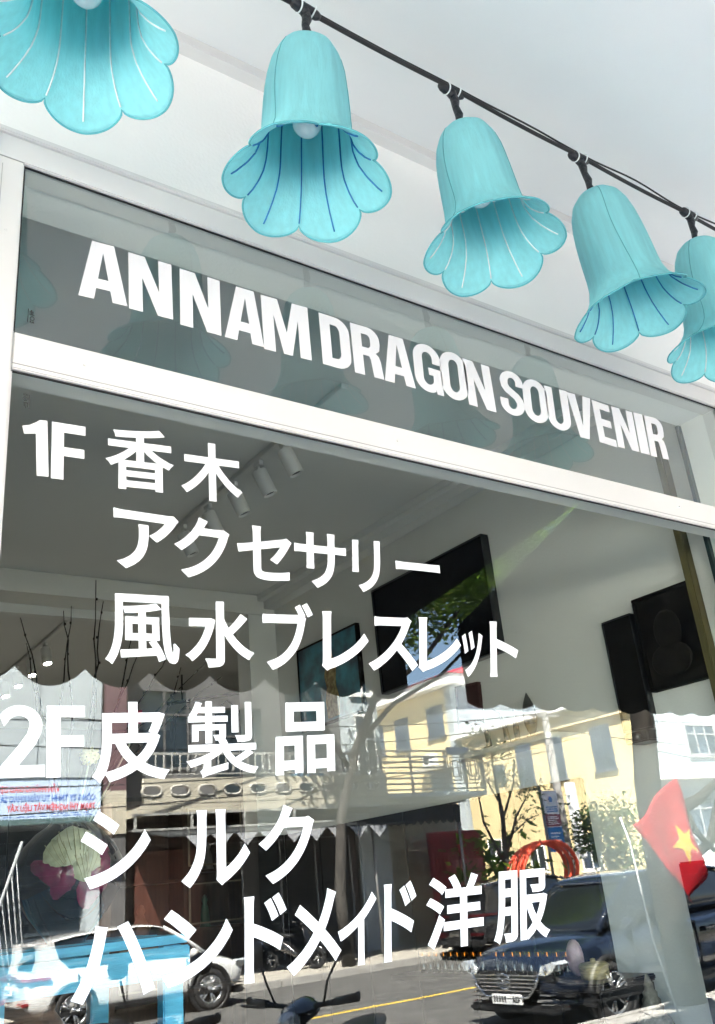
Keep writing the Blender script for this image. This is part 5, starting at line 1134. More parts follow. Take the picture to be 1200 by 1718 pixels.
# ------------------------------------------------------------------ trees and plants
bark_l = mat('grey_bark', (0.055, 0.05, 0.045), 0.9, var=0.4, scale=12, stretch=(1, 1, 0.3), bump=0.8, bscale=25)
def leaf_mat(name, c, c2):
    return translucent(name, c, 0.45, 0.5, 0.35, 3, bump=0.0) if c2 is None else mat(name, c, 0.5, var=0.2, scale=2.5, col2=c2, lo=0.3, hi=0.7)
lf_a = translucent('leaf_green', (0.15, 0.26, 0.035), 0.65, 0.45, 0.45, 1.4, bump=0.0)
lf_b = translucent('pale_leaf_green', (0.10, 0.17, 0.055), 0.4, 0.5, 0.35, 2.0, bump=0.0)
def tree(name, label, cat, loc, trunk, limbs, blobs, n, size, m, group=None):
    t = thing(name, label, cat, loc, 0, group)
    b = B(); b.tube([p for p, r in trunk], [r for p, r in trunk], 10); b.obj('trunk', bark_l, t)
    for L in limbs:
        b = B(); b.tube([p for p, r in L], [r for p, r in L], 7); b.obj('limb', bark_l, t)
    b = B()
    vol = [r[0] * r[1] * r[2] for c, r in blobs]; tot = sum(vol)
    for (c, r), v in zip(blobs, vol):
        k = int(n * v / tot)
        ncl = max(4, k // 26)
        cl = []
        for _ in range(ncl):
            d = Vector((random.gauss(0, 1), random.gauss(0, 1), random.gauss(0, 1))).normalized() * (random.random() ** 0.4)
            cl.append(Vector((c[0] + d.x * r[0], c[1] + d.y * r[1], c[2] + d.z * r[2])))
        for i in range(k):
            q = cl[i % ncl] + Vector((random.gauss(0, 1), random.gauss(0, 1), random.gauss(0, .7))) * size * 2.0
            a = Vector((random.gauss(0, 1), random.gauss(0, 1), random.gauss(0, .6))).normalized()
            w = a.cross(Vector((random.gauss(0, .5), random.gauss(0, .5), 1))).normalized()
            s = size * random.uniform(0.7, 1.3)
            b.add([q, q + a * s * .5 + w * s * .3, q + a * s, q + a * s * .5 - w * s * .3], [(0, 1, 2, 3)])
    b.obj('crown', m, t)
    return t
V = Vector
tree('street_tree', 'big leafy street tree whose crown shows in the gap between the awnings', 'tree', (12.6, -17.3, -0.07),
     [(V((0, 0, 0)), .17), (V((-.1, 0, 1.5)), .14), (V((0.05, .1, 3.2)), .125), (V((0.5, .3, 4.8)), .105), (V((1.0, .8, 6.2)), .08)],
     [[(V((.3, .2, 4.4)), .07), (V((-.8, .6, 5.6)), .09), (V((-1.8, 1.0, 6.8)), .05)], [(V((.9, .7, 5.9)), .075), (V((2.0, 1.6, 6.9)), .06), (V((3.2, 2.2, 8.4)), .05)], [(V((.6, .4, 5.0)), .085), (V((1.6, .6, 5.9)), .06), (V((3.0, .9, 6.6)), .045), (V((4.2, 1.2, 7.6)), .04)], [(V((1, .8, 6.2)), .1), (V((1.2, 2.2, 8.0)), .07), (V((1.6, 3.2, 9.6)), .04)]],
     [(V((2.0, 1.8, 9.6)), (3.4, 2.8, 2.0)), (V((4.2, 2.4, 8.8)), (2.4, 2.2, 1.5)), (V((0.2, 1.0, 8.6)), (2.4, 2.2, 1.4)), (V((3.4, 3.6, 11)), (2.8, 2.4, 1.8)), (V((5.2, 1.0, 10.0)), (2.4, 2.0, 1.6)), (V((1.6, 1.0, 7.6)), (1.4, 1.2, .6))], 30000, 0.17, lf_a)
tree('slender_tree', 'slender half-bare tree in front of the yellow house', 'tree', (17.8, -17.3, -0.07),
     [(V((0, 0, 0)), .10), (V((.05, 0, 1.5)), .085), (V((.15, .05, 3.0)), .06), (V((.1, 0, 4.4)), .03), (V((.2, 0, 5.4)), .012)],
     [[(V((.1, 0, 2.0)), .05), (V((.6, .1, 3.0)), .03), (V((1.3, .1, 3.7)), .01)], [(V((.1, 0, 1.7)), .05), (V((-.5, 0, 2.9)), .03), (V((-.7, .1, 4.2)), .01)], [(V((.15, 0, 2.9)), .04), (V((.7, .1, 3.9)), .02), (V((1.0, 0, 4.6)), .008)], [(V((.15, 0, 3.4)), .03), (V((-.3, 0, 4.2)), .015), (V((-.5, 0, 5.0)), .006)], [(V((.1, 0, 2.4)), .03), (V((.9, .2, 2.9)), .015), (V((1.6, .2, 3.1)), .006)]],
     [(V((.1, 0, 5.0)), (.45, .4, .45)), (V((.25, 0, 4.2)), (.35, .4, .6)), (V((1.2, .1, 3.6)), (.3, .3, .25)), (V((.9, 0, 2.9)), (.3, .3, .2)), (V((-.6, .1, 4.2)), (.2, .2, .25)), (V((1.5, .2, 3.1)), (.2, .2, .15))], 800, 0.13, lf_b)
tree('garden_tree', 'bushy pale green tree standing before the white bar fence', 'tree', (22.4, -17.7, -0.07),
     [(V((0, 0, 0)), .10), (V((.0, 0, 1.0)), .08), (V((.1, 0, 2.0)), .05)],
     [[(V((0, 0, 1.0)), .05), (V((.5, .1, 2.1)), .02)], [(V((0, 0, 1.1)), .05), (V((-.6, -.1, 2.0)), .02)]],
     [(V((.1, 0, 2.7)), (1.0, .8, .55)), (V((.5, .1, 1.7)), (.9, .7, .35)), (V((-.3, 0, 2.1)), (.7, .6, .3)), (V((.6, 0, 1.1)), (.6, .5, .3))], 3200, 0.15, lf_b)
tree('leafy_shrub', 'low broad-leaved dark green shrub left of the orange coil', 'shrub', (18.4, -18.3, -0.07),
     [(V((0, 0, 0)), .04), (V((.05, 0, 0.9)), .03), (V((.1, 0, 1.5)), .015)], [], [(V((.1, 0, 2.0)), (.45, .4, .4)), (V((-.1, 0, 1.5)), (.4, .4, .3))], 220, 0.34, lf_a)
bark_k = mat('dark_wet_bark', (0.022, 0.019, 0.016), 0.9, var=0.4, scale=12, stretch=(1, 1, 0.3), bump=0.8, bscale=25, spec=0.2)  # bark colour darkened to stand for shade on the near trunk
tk = tree('near_tree', 'dark trunked tree on the near pavement behind the red flag, one limb reaching right', 'tree', (9.74, -5.9, -0.012),
     [(V((0.02, 0, 0)), .19), (V((-.02, 0, 1.0)), .17), (V((0.0, 0, 1.8)), .165), (V((.05, 0, 2.4)), .16), (V((.22, 0, 3.2)), .15), (V((.3, 0, 4.2)), .13), (V((.2, 0.3, 6.0)), .09)],
     [[(V((0.05, 0, 1.9)), .10), (V((.45, .05, 2.12)), .09), (V((.9, .1, 2.24)), .07), (V((1.6, .2, 2.6)), .04)], [(V((.6, .06, 2.15)), .05), (V((.7, .1, 1.85)), .04), (V((1.0, .1, 1.6)), .03)], [(V((.1, 0, 1.45)), .06), (V((.6, 0, 1.55)), .07), (V((1.0, .05, 1.7)), .06), (V((1.3, .1, 2.2)), .04)], [(V((.25, .2, 5.6)), .07), (V((1.2, .4, 6.8)), .03)]],
     [(V((.3, .3, 7.4)), (1.6, 1.4, .9)), (V((1.4, .4, 7.6)), (1.2, 1.2, .7))], 3000, 0.16, lf_a)

for o_ in tk.children:
    if not o_.name.startswith('crown'): o_.data.materials.clear(); o_.data.materials.append(bark_k)

# ------------------------------------------------------------------ poles, wires, signs, flag
conc = mat('pole_concrete', (0.27, 0.26, 0.25), 0.85, var=0.2, scale=5, bump=0.3)
up = thing('utility_pole', 'weathered concrete utility pole with a white meter box before the yellow house', 'pole', (23.2, -20.0, -0.07))
b = B(); b.tube([(0, 0, 0), (0, 0, 6.8)], [0.17, 0.12], 12); b.obj('shaft', conc, up)
b = B(); b.box(-0.16, 0.16, 0.16, 0.32, 1.6, 2.1, bev=0.02); b.obj('meter_box', white_paint, up, True)
b = B(); b.box(0.25, 0.75, 0.1, 0.14, 1.8, 4.2, bev=0.01); b.obj('white_board', white_paint, up, True)
b = B(); b.box(-0.7, 0.7, -0.04, 0.04, 6.4, 6.48); b.obj('cross_arm', conc, up, True)
cablem = mat('power_cable_black', (0.02, 0.02, 0.022), 0.6)
def wire(label, p, q, sag, r=0.014):
    b = B(); P, Q = Vector(p), Vector(q)
    b.tube([P.lerp(Q, i / 20) - Vector((0, 0, sag * 4 * (i / 20) * (1 - i / 20))) for i in range(21)], r, 5)
    return tag(b.obj('power_cable', cablem), label, 'cable', 'overhead cables along the far pavement')
for k, (z, z2, s, y2, lab) in enumerate(((6.45, 5.6, 0.5, -17, 'highest overhead cable running from the concrete pole to the left'), (6.2, 5.0, 0.55, -17.4, 'second overhead cable, crossing the ornamental balcony'), (5.6, 4.0, 0.4, -17.2, 'overhead cable passing just above the dark scalloped awning'), (5.2, 3.4, 0.3, -17.1, 'lowest overhead cable, crossing the cream balcony house'))):
    wire(lab, (23.2, -19.85, z), (2.0, y2, z2), s)
for k, (z, z2, lab) in enumerate(((6.4, 7.0, 'upper overhead cable from the concrete pole to the right, before the white front'), (5.9, 5.4, 'lower overhead cable from the concrete pole to the right, before the white front'))):
    wire(lab, (23.2, -19.85, z), (45, -18.5, z2), 0.5)
sp = thing('banner_pole', 'slim pole carrying a narrow vertical banner banded white, maroon and blue', 'sign', (20.3, -18.0, -0.07))
b = B(); b.tube([(0, 0, 0), (0, 0, 3.9)], 0.04, 8); b.obj('pole', mat('grey_pole', (0.25, 0.25, 0.26), 0.4, 0.5), sp)
bw_ = mat('banner_white', (0.72, 0.74, 0.80), 0.7); bm1 = mat('banner_maroon', (0.26, 0.05, 0.10), 0.7); bb1 = mat('banner_blue_print', (0.03, 0.20, 0.50), 0.7)
pn = B(); pn.box(0.05, 0.68, 0.0, 0.02, 2.05, 3.75); pn = pn.obj('banner', bw_, sp, True)
b = B(); b.box(0.05, 0.68, 0.021, 0.025, 2.75, 3.08); b.obj('maroon_band', bm1, pn, True)
b = B(); b.box(0.05, 0.68, 0.021, 0.025, 2.05, 2.72); b.obj('blue_band', bb1, pn, True)
b = B()
for k in range(5): b.box(0.12, 0.6 - 0.06 * (k % 3), 0.0255, 0.028, 2.8 + .05 * k, 2.825 + .05 * k)
for k in range(5): b.box(0.15, 0.58 - 0.08 * (k % 2), 0.0255, 0.028, 2.14 + .1 * k, 2.18 + .1 * k)
b.obj('print_white', bw_, pn, True)
b = B(); b.lathe([(0, 0.022), (0.09, 0.022), (0.09, 0.026), (0, 0.026)], 6, 0, (0.36, 0, 3.5), 'y', False)
for k in range(3): b.box(0.14, 0.6, 0.0215, 0.025, 3.15 + .06 * k, 3.18 + .06 * k)
b.obj('emblem', bb1, pn, True)
co = thing('conduit_coil', 'coil of bright orange conduit piled behind the black parked car', 'coil', (18.9, -17.0, 1.12))
orm = mat('orange_conduit', (0.80, 0.10, 0.045), 0.45, var=0.15, scale=20)
for k in range(8):
    b = B(); r = 1.12 - 0.07 * (k % 3); zz = 0.09 * k
    b.tube([(r * math.cos(2 * math.pi * i / 40) + .03 * math.sin(k * 2.1), 0.15 * math.sin(2 * math.pi * i / 40) - 0.2 + 0.07 * k, 0.35 + (0.75 + .03 * math.sin(k)) * math.sin(2 * math.pi * i / 40)) for i in range(41)], 0.04, 8, caps=False); b.obj('turn', orm, co)
# flag on a leaning pole by the kerb
fl = thing('flag', 'red flag with a yellow star on a thin white leaning pole', 'flag', (8.16, -5.0, -0.457))
fl.scale = (1.286, 1.286, 1.286)
b = B(); b.tube([(0.19, 0, 0.36), (0.05, 0, 1.0), (0.0, 0, 1.72), (-0.06, 0, 1.92)], 0.008, 8); b.obj('pole', white_paint, fl)
flagm = translucent('red_flag_cloth', (0.55, 0.010, 0.025), 0.5, 0.6, 0.12, 8)
starm = translucent('yellow_star_cloth', (0.85, 0.62, 0.03), 0.5, 0.6, 0.05, 8)
O_, U_, Vv = V((0.08, 0, 1.855)), V((0.68, 0.02, 0.385)), V((0.52, 0, -0.66))
def flag_pt(u, v, off=0.0):
    # cloth hangs from its upper left corner in deep folds that open downwards
    p = O_ + U_ * u * (1 - 0.35 * v) + Vv * v * (1 - 0.1 * u)
    w = 0.045 * math.sin(u * 9 + v * 2.5) * (0.35 + v)
    return p + V((0.012 * math.sin(v * 8), w + off, -0.02 * math.sin(u * 7)))
b = B(); N = 24
b.add([flag_pt(i / N, j / N) for j in range(N + 1) for i in range(N + 1)], [(j * (N + 1) + i, j * (N + 1) + i + 1, (j + 1) * (N + 1) + i + 1, (j + 1) * (N + 1) + i) for j in range(N) for i in range(N)], 0, True)
cl = b.obj('cloth', flagm, fl); md = cl.modifiers.new('cloth thickness', 'SOLIDIFY'); md.thickness = 0.002
for side in (-1, 1):
    b = B(); ring_ = []
    for k in range(10):
        rr = 0.22 if k % 2 == 0 else 0.09; a = math.pi / 2 + k * math.pi / 5
        ring_.append((0.60 + rr * math.cos(a) * 0.8, 0.6 - rr * math.sin(a)))
    vs = [flag_pt(0.60, 0.6, side * 0.004)]; fs = []
    M_ = 6
    for r_ in range(1, M_ + 1):
        for k in range(10): vs.append(flag_pt(0.60 + (ring_[k][0] - .60) * r_ / M_, .6 + (ring_[k][1] - .6) * r_ / M_, side * 0.004))
    for k in range(10): fs.append((0, 1 + k, 1 + (k + 1) % 10))
    for r_ in range(M_ - 1):
        for k in range(10): fs.append((1 + r_ * 10 + k, 1 + (r_ + 1) * 10 + k, 1 + (r_ + 1) * 10 + (k + 1) % 10, 1 + r_ * 10 + (k + 1) % 10))
    b.add(vs, fs, 0, True); b.obj('star', starm, cl)

# ------------------------------------------------------------------ vehicles
tyre_m = mat('tyre', (0.015, 0.015, 0.016), 0.8, var=0.2); alloy = mat('alloy', (0.62, 0.63, 0.64), 0.25, 0.9, var=0.05)
red_l = mat('tail_lamp', (0.30, 0.01, 0.015), 0.1, var=0.2, coat=1.0); head_l = mat('head_lamp', (0.55, 0.58, 0.60), 0.05, 0.3, coat=1.0); plate_m = mat('plate_white', (0.75, 0.76, 0.76), 0.5)
dark_trim = mat('dark_trim', (0.012, 0.012, 0.013), 0.5, var=0.2); car_glass = mat('car_glass', (0.008, 0.010, 0.012), 0.03, spec=0.9); ink_d = mat('plate_ink', (0.02, 0.02, 0.02), 0.6)
def loft(name, st, m, par, sub=2):
    b = B(); n = len(st[0])
    vs = [p for s in st for p in s]
    fs = [(i * n + k, i * n + (k + 1) % n, (i + 1) * n + (k + 1) % n, (i + 1) * n + k) for i in range(len(st) - 1) for k in range(n)]
    fs += [tuple(range(n)), tuple((len(st) - 1) * n + k for k in range(n))]
    b.add(vs, fs, 0, True); o = b.obj(name, m, par, True)
    if sub: md = o.modifiers.new('smooth', 'SUBSURF'); md.levels = sub; md.render_levels = sub
    return o
def car(name, label, loc, rz, paint, L, H, red_l=red_l):
    t = thing(name, label, 'car', loc, rz)
    k = L / 4.4; hz = H / 1.62
    BS = [(-2.2, .46, .90, .95, .70), (-2.12, .34, .98, 1.02, .84), (-1.7, .27, 1.0, 1.05, .905), (-0.8, .25, .98, 1.03, .92), (0.2, .25, .95, 1.0, .92), (1.0, .25, .93, .99, .915), (1.4, .26, .90, .97, .90), (1.85, .28, .84, .91, .875), (2.12, .33, .74, .80, .80), (2.2, .44, .64, .69, .66)]
    st = []
    for (x, zb, zm, zt, w) in BS:
        x *= k
        h = [(w * .80, zb), (w * .965, zb + .07), (w, zb + .28), (w * .985, zm - .12), (w * .95, zm - .03), (w * .86, zm + .012), (w * .45, zt), (0, zt + .012)]
        half = [(x, y, z * hz) for y, z in h]
        st.append([(x, 0, zb * hz)] + half + [(x, -y, z) for (x, y, z) in half[-2::-1]])
    loft('body', st, paint, t)
    GS = [(-2.02, .98, 1.03, .74, .69), (-1.72, 1.0, 1.44, .80, .62), (-1.3, 1.0, 1.55, .82, .64), (-.4, .98, 1.585, .83, .655), (.2, .97, 1.57, .82, .65), (.62, .96, 1.44, .81, .63), (1.02, .95, 1.17, .79, .68), (1.3, .94, .99, .77, .72)]
    st = []
    for (x, zb, zt, wb, wt) in GS:
        x *= k; zm = (zb + zt) / 2
        half = [(x, wb, zb * hz), (x, (wb + wt) / 2 + .015, zm * hz), (x, wt, (zt - .035) * hz), (x, wt - .07, zt * hz), (x, 0, (zt + .012) * hz)]
        st.append([(x, 0, (zb - .02) * hz)] + half + [(a, -y, z) for (a, y, z) in half[-2::-1]])
    loft('cabin_glass', st, car_glass, t)
    RS = [(-2.0, 1.45, .60), (-1.72, 1.485, .625), (-1.3, 1.565, .655), (-.4, 1.60, .675), (.2, 1.585, .67), (.45, 1.54, .655), (.58, 1.49, .645)]
    st = []
    for (x, z, w) in RS:
        x *= k
        half = [(x, w, (z - .055) * hz), (x, w + .012, (z - .02) * hz), (x, w - .07, (z + .012) * hz), (x, 0, (z + .03) * hz)]
        st.append([(x, 0, (z - .045) * hz)] + half + [(a, -y, zz) for (a, y, zz) in half[-2::-1]])
    loft('roof', st, paint, t)
    for s in (-1, 1):
        b = B(); b.tube([(1.33 * k, s * .785, .97 * hz), (1.0 * k, s * .715, 1.22 * hz), (.5 * k, s * .655, 1.51 * hz)], [.045, .034, .034], 8); b.obj('windscreen_pillar', paint, t)
        b = B(); b.prism([(-2.05 * k, .95 * hz), (-1.35 * k, .95 * hz), (-1.62 * k, 1.20 * hz), (-1.72 * k, 1.48 * hz), (-1.98 * k, 1.46 * hz), (-1.98 * k, 1.2 * hz)], s * .60, s * .805, 'xz'); b.obj('rear_pillar', paint, t, True)
        b = B(); b.box(-.38 * k, -.30 * k, s * .66, s * .835, .98 * hz, 1.53 * hz); b.obj('centre_pillar', dark_trim, t, True)
        b = B(); b.box(-1.95 * k, 1.75 * k, s * .80, s * .935, .26 * hz, .37 * hz, bev=.03); b.obj('side_sill', dark_trim, t, True)
        for x in (-.36 * k, .88 * k, -1.28 * k):
            b = B(); b.box(x - .004, x + .004, s * .85, s * .9225, .40 * hz, .93 * hz); b.obj('door_gap', dark_trim, t, True)
        for x in (-.62 * k, .42 * k - .4):
            b = B(); b.box(x - .1, x + .1, s * .90, s * .945, .80 * hz, .835 * hz, bev=.012); b.obj('door_handle', paint, t, True)
        b = B(); b.ball((.98 * k, s * .98, 1.02 * hz), .11, 14, 0, (.6, 1, .7)); b.box(.94 * k, 1.0 * k, s * .80, s * .95, .97 * hz, 1.0 * hz); b.obj('wing_mirror', paint, t)
    for (x) in (-1.36 * k, 1.36 * k):
        for s in (-1, 1):
            b = B(); b.lathe([(0, .80 * s), (.405, .80 * s), (.41, .928 * s), (.345, .932 * s), (.33, .84 * s), (0, .83 * s)], 36, 0, (x, 0, .345), 'y'); b.obj('wheel_arch', dark_trim, t)
            w = bpy.data.objects.new('wheel', None); COL.objects.link(w); w.parent = t; w.location = (x, s * .82, .335)
            b = B(); b.lathe([(.23, -.10), (.32, -.105), (.335, -.08), (.335, .08), (.32, .112), (.235, .115), (.23, .10)], 36, 0, (0, 0, 0), 'y')
            for q in range(0): pass
            o = b.obj('tyre', tyre_m, w); o.scale = (1, s, 1)
            b = B(); b.lathe([(.232, -.08), (.232, .112), (.215, .112), (.205, .04), (.205, -.08)], 36, 0, (0, 0, 0), 'y')
            for q in range(10):
                a = 2 * math.pi * (q // 2) / 5 + (0.16 if q % 2 else -0.16); c_, s_ = math.cos(a), math.sin(a)
                b.tube([(.03 * c_, .085, .03 * s_), (.21 * c_, .098, .21 * s_)], [.016, .018], 6)
            b.lathe([(0, .10), (.045, .10), (.05, .08), (0, .07)], 14, 0, (0, 0, 0), 'y'); b.lathe([(0, .035), (.2, .035)], 24, 1, (0, 0, 0), 'y')
            o = b.obj('rim', [alloy, dark_trim], w); o.scale = (1, s, 1)
    # tail
    for s in (-1, 1):
        b = B(); b.prism([(-2.235 * k, s * .30), (-2.235 * k, s * .62), (-2.15 * k, s * .86), (-1.78 * k, s * .93), (-1.78 * k, s * .90), (-2.11 * k, s * .80), (-2.18 * k, s * .3)], .885 * hz, .935 * hz, 'xy'); b.obj('tail_light', red_l, t, True)
        b = B(); b.box(-2.24 * k, -2.1 * k, s * .45, s * .78, .50 * hz, .56 * hz, bev=.015); b.obj('reflector', red_l, t, True)
    b = B(); b.box(-2.245 * k, -2.0 * k, -.72, .72, .28 * hz, .47 * hz, bev=.05); b.obj('rear_bumper', dark_trim, t, True)
    pl_ = B(); pl_.box(-2.262 * k, -2.225 * k, -.19, .19, .66 * hz, .80 * hz, bev=.006); pl_ = pl_.obj('rear_plate', plate_m, t, True)
    b = B()
    for q in range(5): b.box(-2.2635 * k, -2.2622 * k, -.15 + .06 * q, -.115 + .06 * q, .70 * hz, .76 * hz)
    b.obj('plate_print', ink_d, pl_, True)
    # front
    b = B(); b.prism([(-.50, .66), (.50, .66), (.56, .58), (.40, .40), (-.40, .40), (-.56, .58)], 2.10 * k, 2.235 * k, 'yz'); g = b.obj('grille', dark_trim, t, True)
    for q in range(5):
        b = B(); z = .44 + .042 * q; w = .42 + .03 * q; b.box(2.23 * k, 2.245 * k, -w, w, z, z + .012); b.obj('grille_slat', alloy, g, True)
    b = B(); b.tube([(2.24 * k, -.60, .64), (2.25 * k, -.52, .50), (2.25 * k, -.38, .385), (2.25 * k, 0, .36), (2.25 * k, .38, .385), (2.25 * k, .52, .50), (2.24 * k, .60, .64)], .016, 6); b.obj('grille_trim', chrome, g)
    for s in (-1, 1):
        b = B(); b.prism([(s * .56, .62), (s * .60, .71), (s * .80, .76), (s * .86, .73), (s * .80, .66), (s * .66, .61)], 1.98 * k, 2.205 * k, 'yz'); hl = b.obj('headlight', head_l, t, True)
        b = B(); b.ball((2.19 * k, s * .68, .675), .035, 12); b.obj('lens', chrome, hl)
        b = B()
        for q in range(3): b.box(2.12 * k, 2.205 * k, s * .62 - .09, s * .62 + .09, .30 + .05 * q, .315 + .05 * q)
        b.obj('fog_bar', chrome, t, True)
    b = B(); b.box(1.95 * k, 2.22 * k, -.76, .76, .20, .29, bev=.03); b.obj('front_lip', dark_trim, t, True)
    fp = B(); fp.box(2.235 * k, 2.262 * k, -.26, .26, .30, .41, bev=.006); fp = fp.obj('front_plate', plate_m, t, True)
    return t, fp, k
white_car = mat('white_car_paint', (0.62, 0.62, 0.615), 0.18, var=0.02, coat=1.0)
black_car = mat('black_car_paint', (0.010, 0.011, 0.013), 0.12, var=0.1, coat=1.0)
navy_car = mat('navy_car_paint', (0.008, 0.013, 0.026), 0.12, var=0.1, coat=1.0)
t, fp, k = car('white_car', 'white crossover car parked across the street, dark red tail strip towards us', (6.72, -15.75, -0.2), 0.0, white_car, 4.0, 1.53)
b = B(); b.prism([(-.09, .95), (-.05, .95), (0, .84), (.05, .95), (.09, .95), (0, .78)], -2.26 * k, -2.235 * k, 'yz'); b.obj('emblem', chrome, t, True)
b = B(); b.box(-2.245 * k, -2.2 * k, -.32, .32, .885, .915, bev=.008); b.obj('tail_strip', red_l, t, True)
t2, fp2, k2 = car('white_car', 'second white car parked behind the first, only its front showing at the left edge', (1.9, -15.8, -0.2), 0.0, white_car, 4.3, 1.55)
t3, fp3, k3 = car('black_car', 'black estate car parked under the red gate, white plate on its tail', (17.0, -15.75, -0.2), 0.0, black_car, 4.7, 1.66, mat('smoked_lamp', (0.05, 0.004, 0.006), 0.15))
t4, fp4, k4 = car('dark_blue_car', 'dark blue car parked at the near kerb, grille and white plate facing us', (10.75, -7.55, -0.2), math.pi, navy_car, 4.55, 1.68)
text_obj('plate_lettering', '43A', 0.095, ink_d, None, 0, 0, 0, 0.8, 0.003)
pt = [o for o in COL.objects if o.name.startswith('plate_lettering')][0]
pt.parent = fp4; pt.rotation_euler = (0, 0, math.pi / 2); pt.location = (2.2635 * k4, -.235, .322)
b = B()
for q in range(5): b.box(2.2622 * k4, 2.264 * k4, 0.0 + .048 * q, .03 + .048 * q, .325, .39)
b.obj('plate_print', ink_d, fp4, True)
# winged oval badge
bd = B(); bd.tube([(2.262 * k4, .105 * math.cos(2 * math.pi * i / 32), .55 + .082 * math.sin(2 * math.pi * i / 32)) for i in range(33)], .010, 6, caps=False)
bd.tube([(2.262 * k4, -.085, .585), (2.264 * k4, -.045, .585), (2.266 * k4, -.012, .545), (2.266 * k4, 0, .52), (2.266 * k4, .012, .545), (2.264 * k4, .045, .585), (2.262 * k4, .085, .585)], .009, 6)
bd.tube([(2.264 * k4, -.07, .555), (2.264 * k4, -.035, .51), (2.264 * k4, 0, .52), (2.264 * k4, .035, .51), (2.264 * k4, .07, .555)], .007, 6)
bd.obj('badge', chrome, t4)

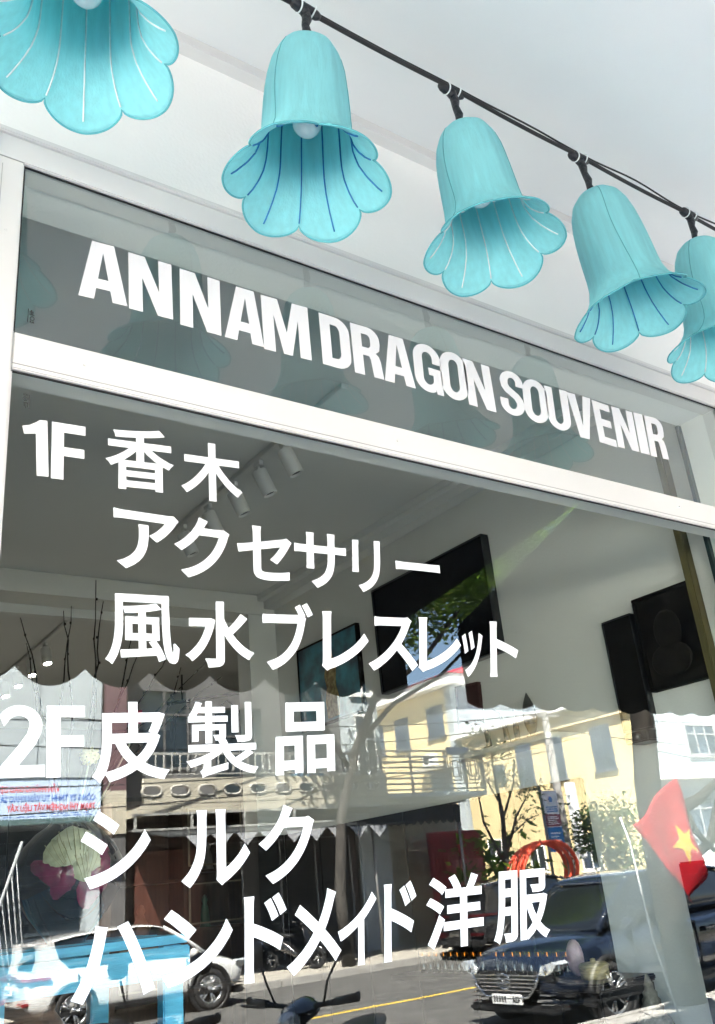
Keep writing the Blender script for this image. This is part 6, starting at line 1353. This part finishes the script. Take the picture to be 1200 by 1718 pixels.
def scooter(label, loc, rz, paint):
    t = thing('motor_scooter', label, 'scooter', loc, rz, 'scooters parked on the near pavement')
    for (x, n_) in ((-.62, 0), (.64, 1)):
        b = B(); b.lathe([(.155, -.03), (.205, -.045), (.225, -.03), (.23, 0), (.225, .03), (.205, .045), (.155, .03)], 28, 0, (x, 0, .23), 'y'); w = b.obj('wheel', tyre_m, t)
        b = B(); b.lathe([(0, -.02), (.03, -.045), (.03, .045), (0, .02)], 14, 0, (x, 0, .23), 'y')
        for q in range(5):
            a = 2 * math.pi * q / 5; b.tube([(x + .03 * math.cos(a), 0, .23 + .03 * math.sin(a)), (x + .165 * math.cos(a), 0, .23 + .165 * math.sin(a))], .012, 5)
        b.obj('rim', alloy, w)
    def L_(pts): return [[(x, y * s, z) for s, y, z in [(1, a, c) for a, c in hs]] + [(x, -a, c) for a, c in hs[::-1]] for x, hs in pts]
    loft('body', L_([(-.86, [(.03, .62), (.05, .70), (.03, .76)]), (-.6, [(.10, .46), (.15, .62), (.13, .74)]), (-.25, [(.13, .36), (.17, .55), (.14, .72)]), (0.0, [(.12, .28), (.15, .40), (.12, .56)]), (.22, [(.12, .24), (.15, .30), (.12, .34)]), (.36, [(.12, .26), (.14, .32), (.11, .38)])]), paint, t)
    loft('seat', L_([(-.80, [(.04, .74), (.07, .78), (.04, .82)]), (-.45, [(.12, .73), (.15, .78), (.11, .83)]), (-.05, [(.12, .70), (.14, .74), (.10, .78)]), (.06, [(.06, .66), (.08, .70), (.06, .74)])]), black_plastic, t)
    loft('front_shield', [[(x, -w, z), (x + .05, -w * .5, z + .01), (x + .065, 0, z + .015), (x + .05, w * .5, z + .01), (x, w, z), (x - .03, w * .6, z), (x - .035, 0, z), (x - .03, -w * .6, z)] for x, w, z in ((.42, .12, .28), (.47, .20, .45), (.46, .22, .62), (.40, .19, .80), (.34, .12, .92))], paint, t)
    loft('headset', [[(x, -w, z), (x + .02, 0, z + .07), (x, w, z), (x - .02, w * .5, z - .05), (x - .02, -w * .5, z - .05)] for x, w, z in ((.18, .06, 1.0), (.26, .15, .99), (.36, .16, .965), (.43, .10, .94), (.46, .05, .93))], paint, t)
    b = B(); b.ball((.455, 0, .93), .075, 14, 0, (.5, 1, .75)); b.obj('headlight', head_l, t)
    b = B(); b.tube([(.62, 0, .25), (.50, 0, .50), (.36, 0, .90)], [.03, .03, .028], 8); b.obj('fork', dark_trim, t)
    b = B(); b.lathe([(.235, -.06), (.26, -.05), (.27, 0), (.26, .05), (.235, .06)], 28, 0, (.64, 0, .23), 'y'); b.v = [(x, y, max(z, .30)) for x, y, z in b.v]; b.obj('mudguard', paint, t)
    hb = B(); hb.tube([(.28, -.33, 1.02), (.30, -.16, 1.0), (.31, 0, .98), (.30, .16, 1.0), (.28, .33, 1.02)], .014, 8); hb = hb.obj('handlebar', dark_trim, t)
    for s in (-1, 1):
        b = B(); b.tube([(.295, s * .22, 1.01), (.275, s * .36, 1.025)], .021, 10); b.lathe([(0, 0), (.026, 0), (.026, .012), (0, .012)], 10, 0, (.274, s * .36, 1.026), 'y'); b.obj('grip', black_plastic, hb)
        b = B(); b.tube([(.31, s * .17, 1.0), (.355, s * .24, 1.0), (.345, s * .36, 1.01), (.33, s * .385, 1.012)], .0075, 6); b.obj('brake_lever', dark_trim, hb)
        mi = B(); mi.tube([(.32, s * .16, 1.01), (.34, s * .20, 1.12), (.31, s * .26, 1.23)], .007, 6); mi = mi.obj('mirror', dark_trim, hb)
        b = B(); b.ball((.31, s * .28, 1.29), .075, 16, 0, (.28, 1.0, .72)); b.obj('mirror_shell', black_plastic, mi)
        b = B(); b.lathe([(0, 0), (.055, 0), (.05, .004), (0, .004)], 18, 0, (.283, s * .28, 1.29), 'x'); b.obj('mirror_glass', chrome, mi)
    b = B(); b.tube([(-.15, -.1, .3), (-.12, -.24, .02)], .012, 6); b.obj('kickstand', dark_trim, t)
    b = B(); b.box(-.885, -.865, -.09, .09, .50, .60, bev=.005); b.obj('plate', plate_m, t, True)
    return t
sc1 = mat('dark_blue_scooter', (0.008, 0.016, 0.028), 0.15, var=0.2, coat=1.0); sc2 = mat('black_scooter', (0.012, 0.012, 0.013), 0.2, var=0.2, coat=0.8)
scooter('dark blue scooter on the near pavement, mirror stalk rising before the dark shop', (3.25, -3.45, 0), R(150), sc1)
scooter('black scooter to the left of the dark blue one, handlebar just in view', (2.45, -3.6, 0), R(150), sc2)
# two scooters by the dark shop across the road
b = None
s3 = scooter('distant scooter standing on the far pavement before the dark shop', (11.9, -18.6, -0.07), R(60), sc2); s3['group'] = 'scooters by the dark shop'
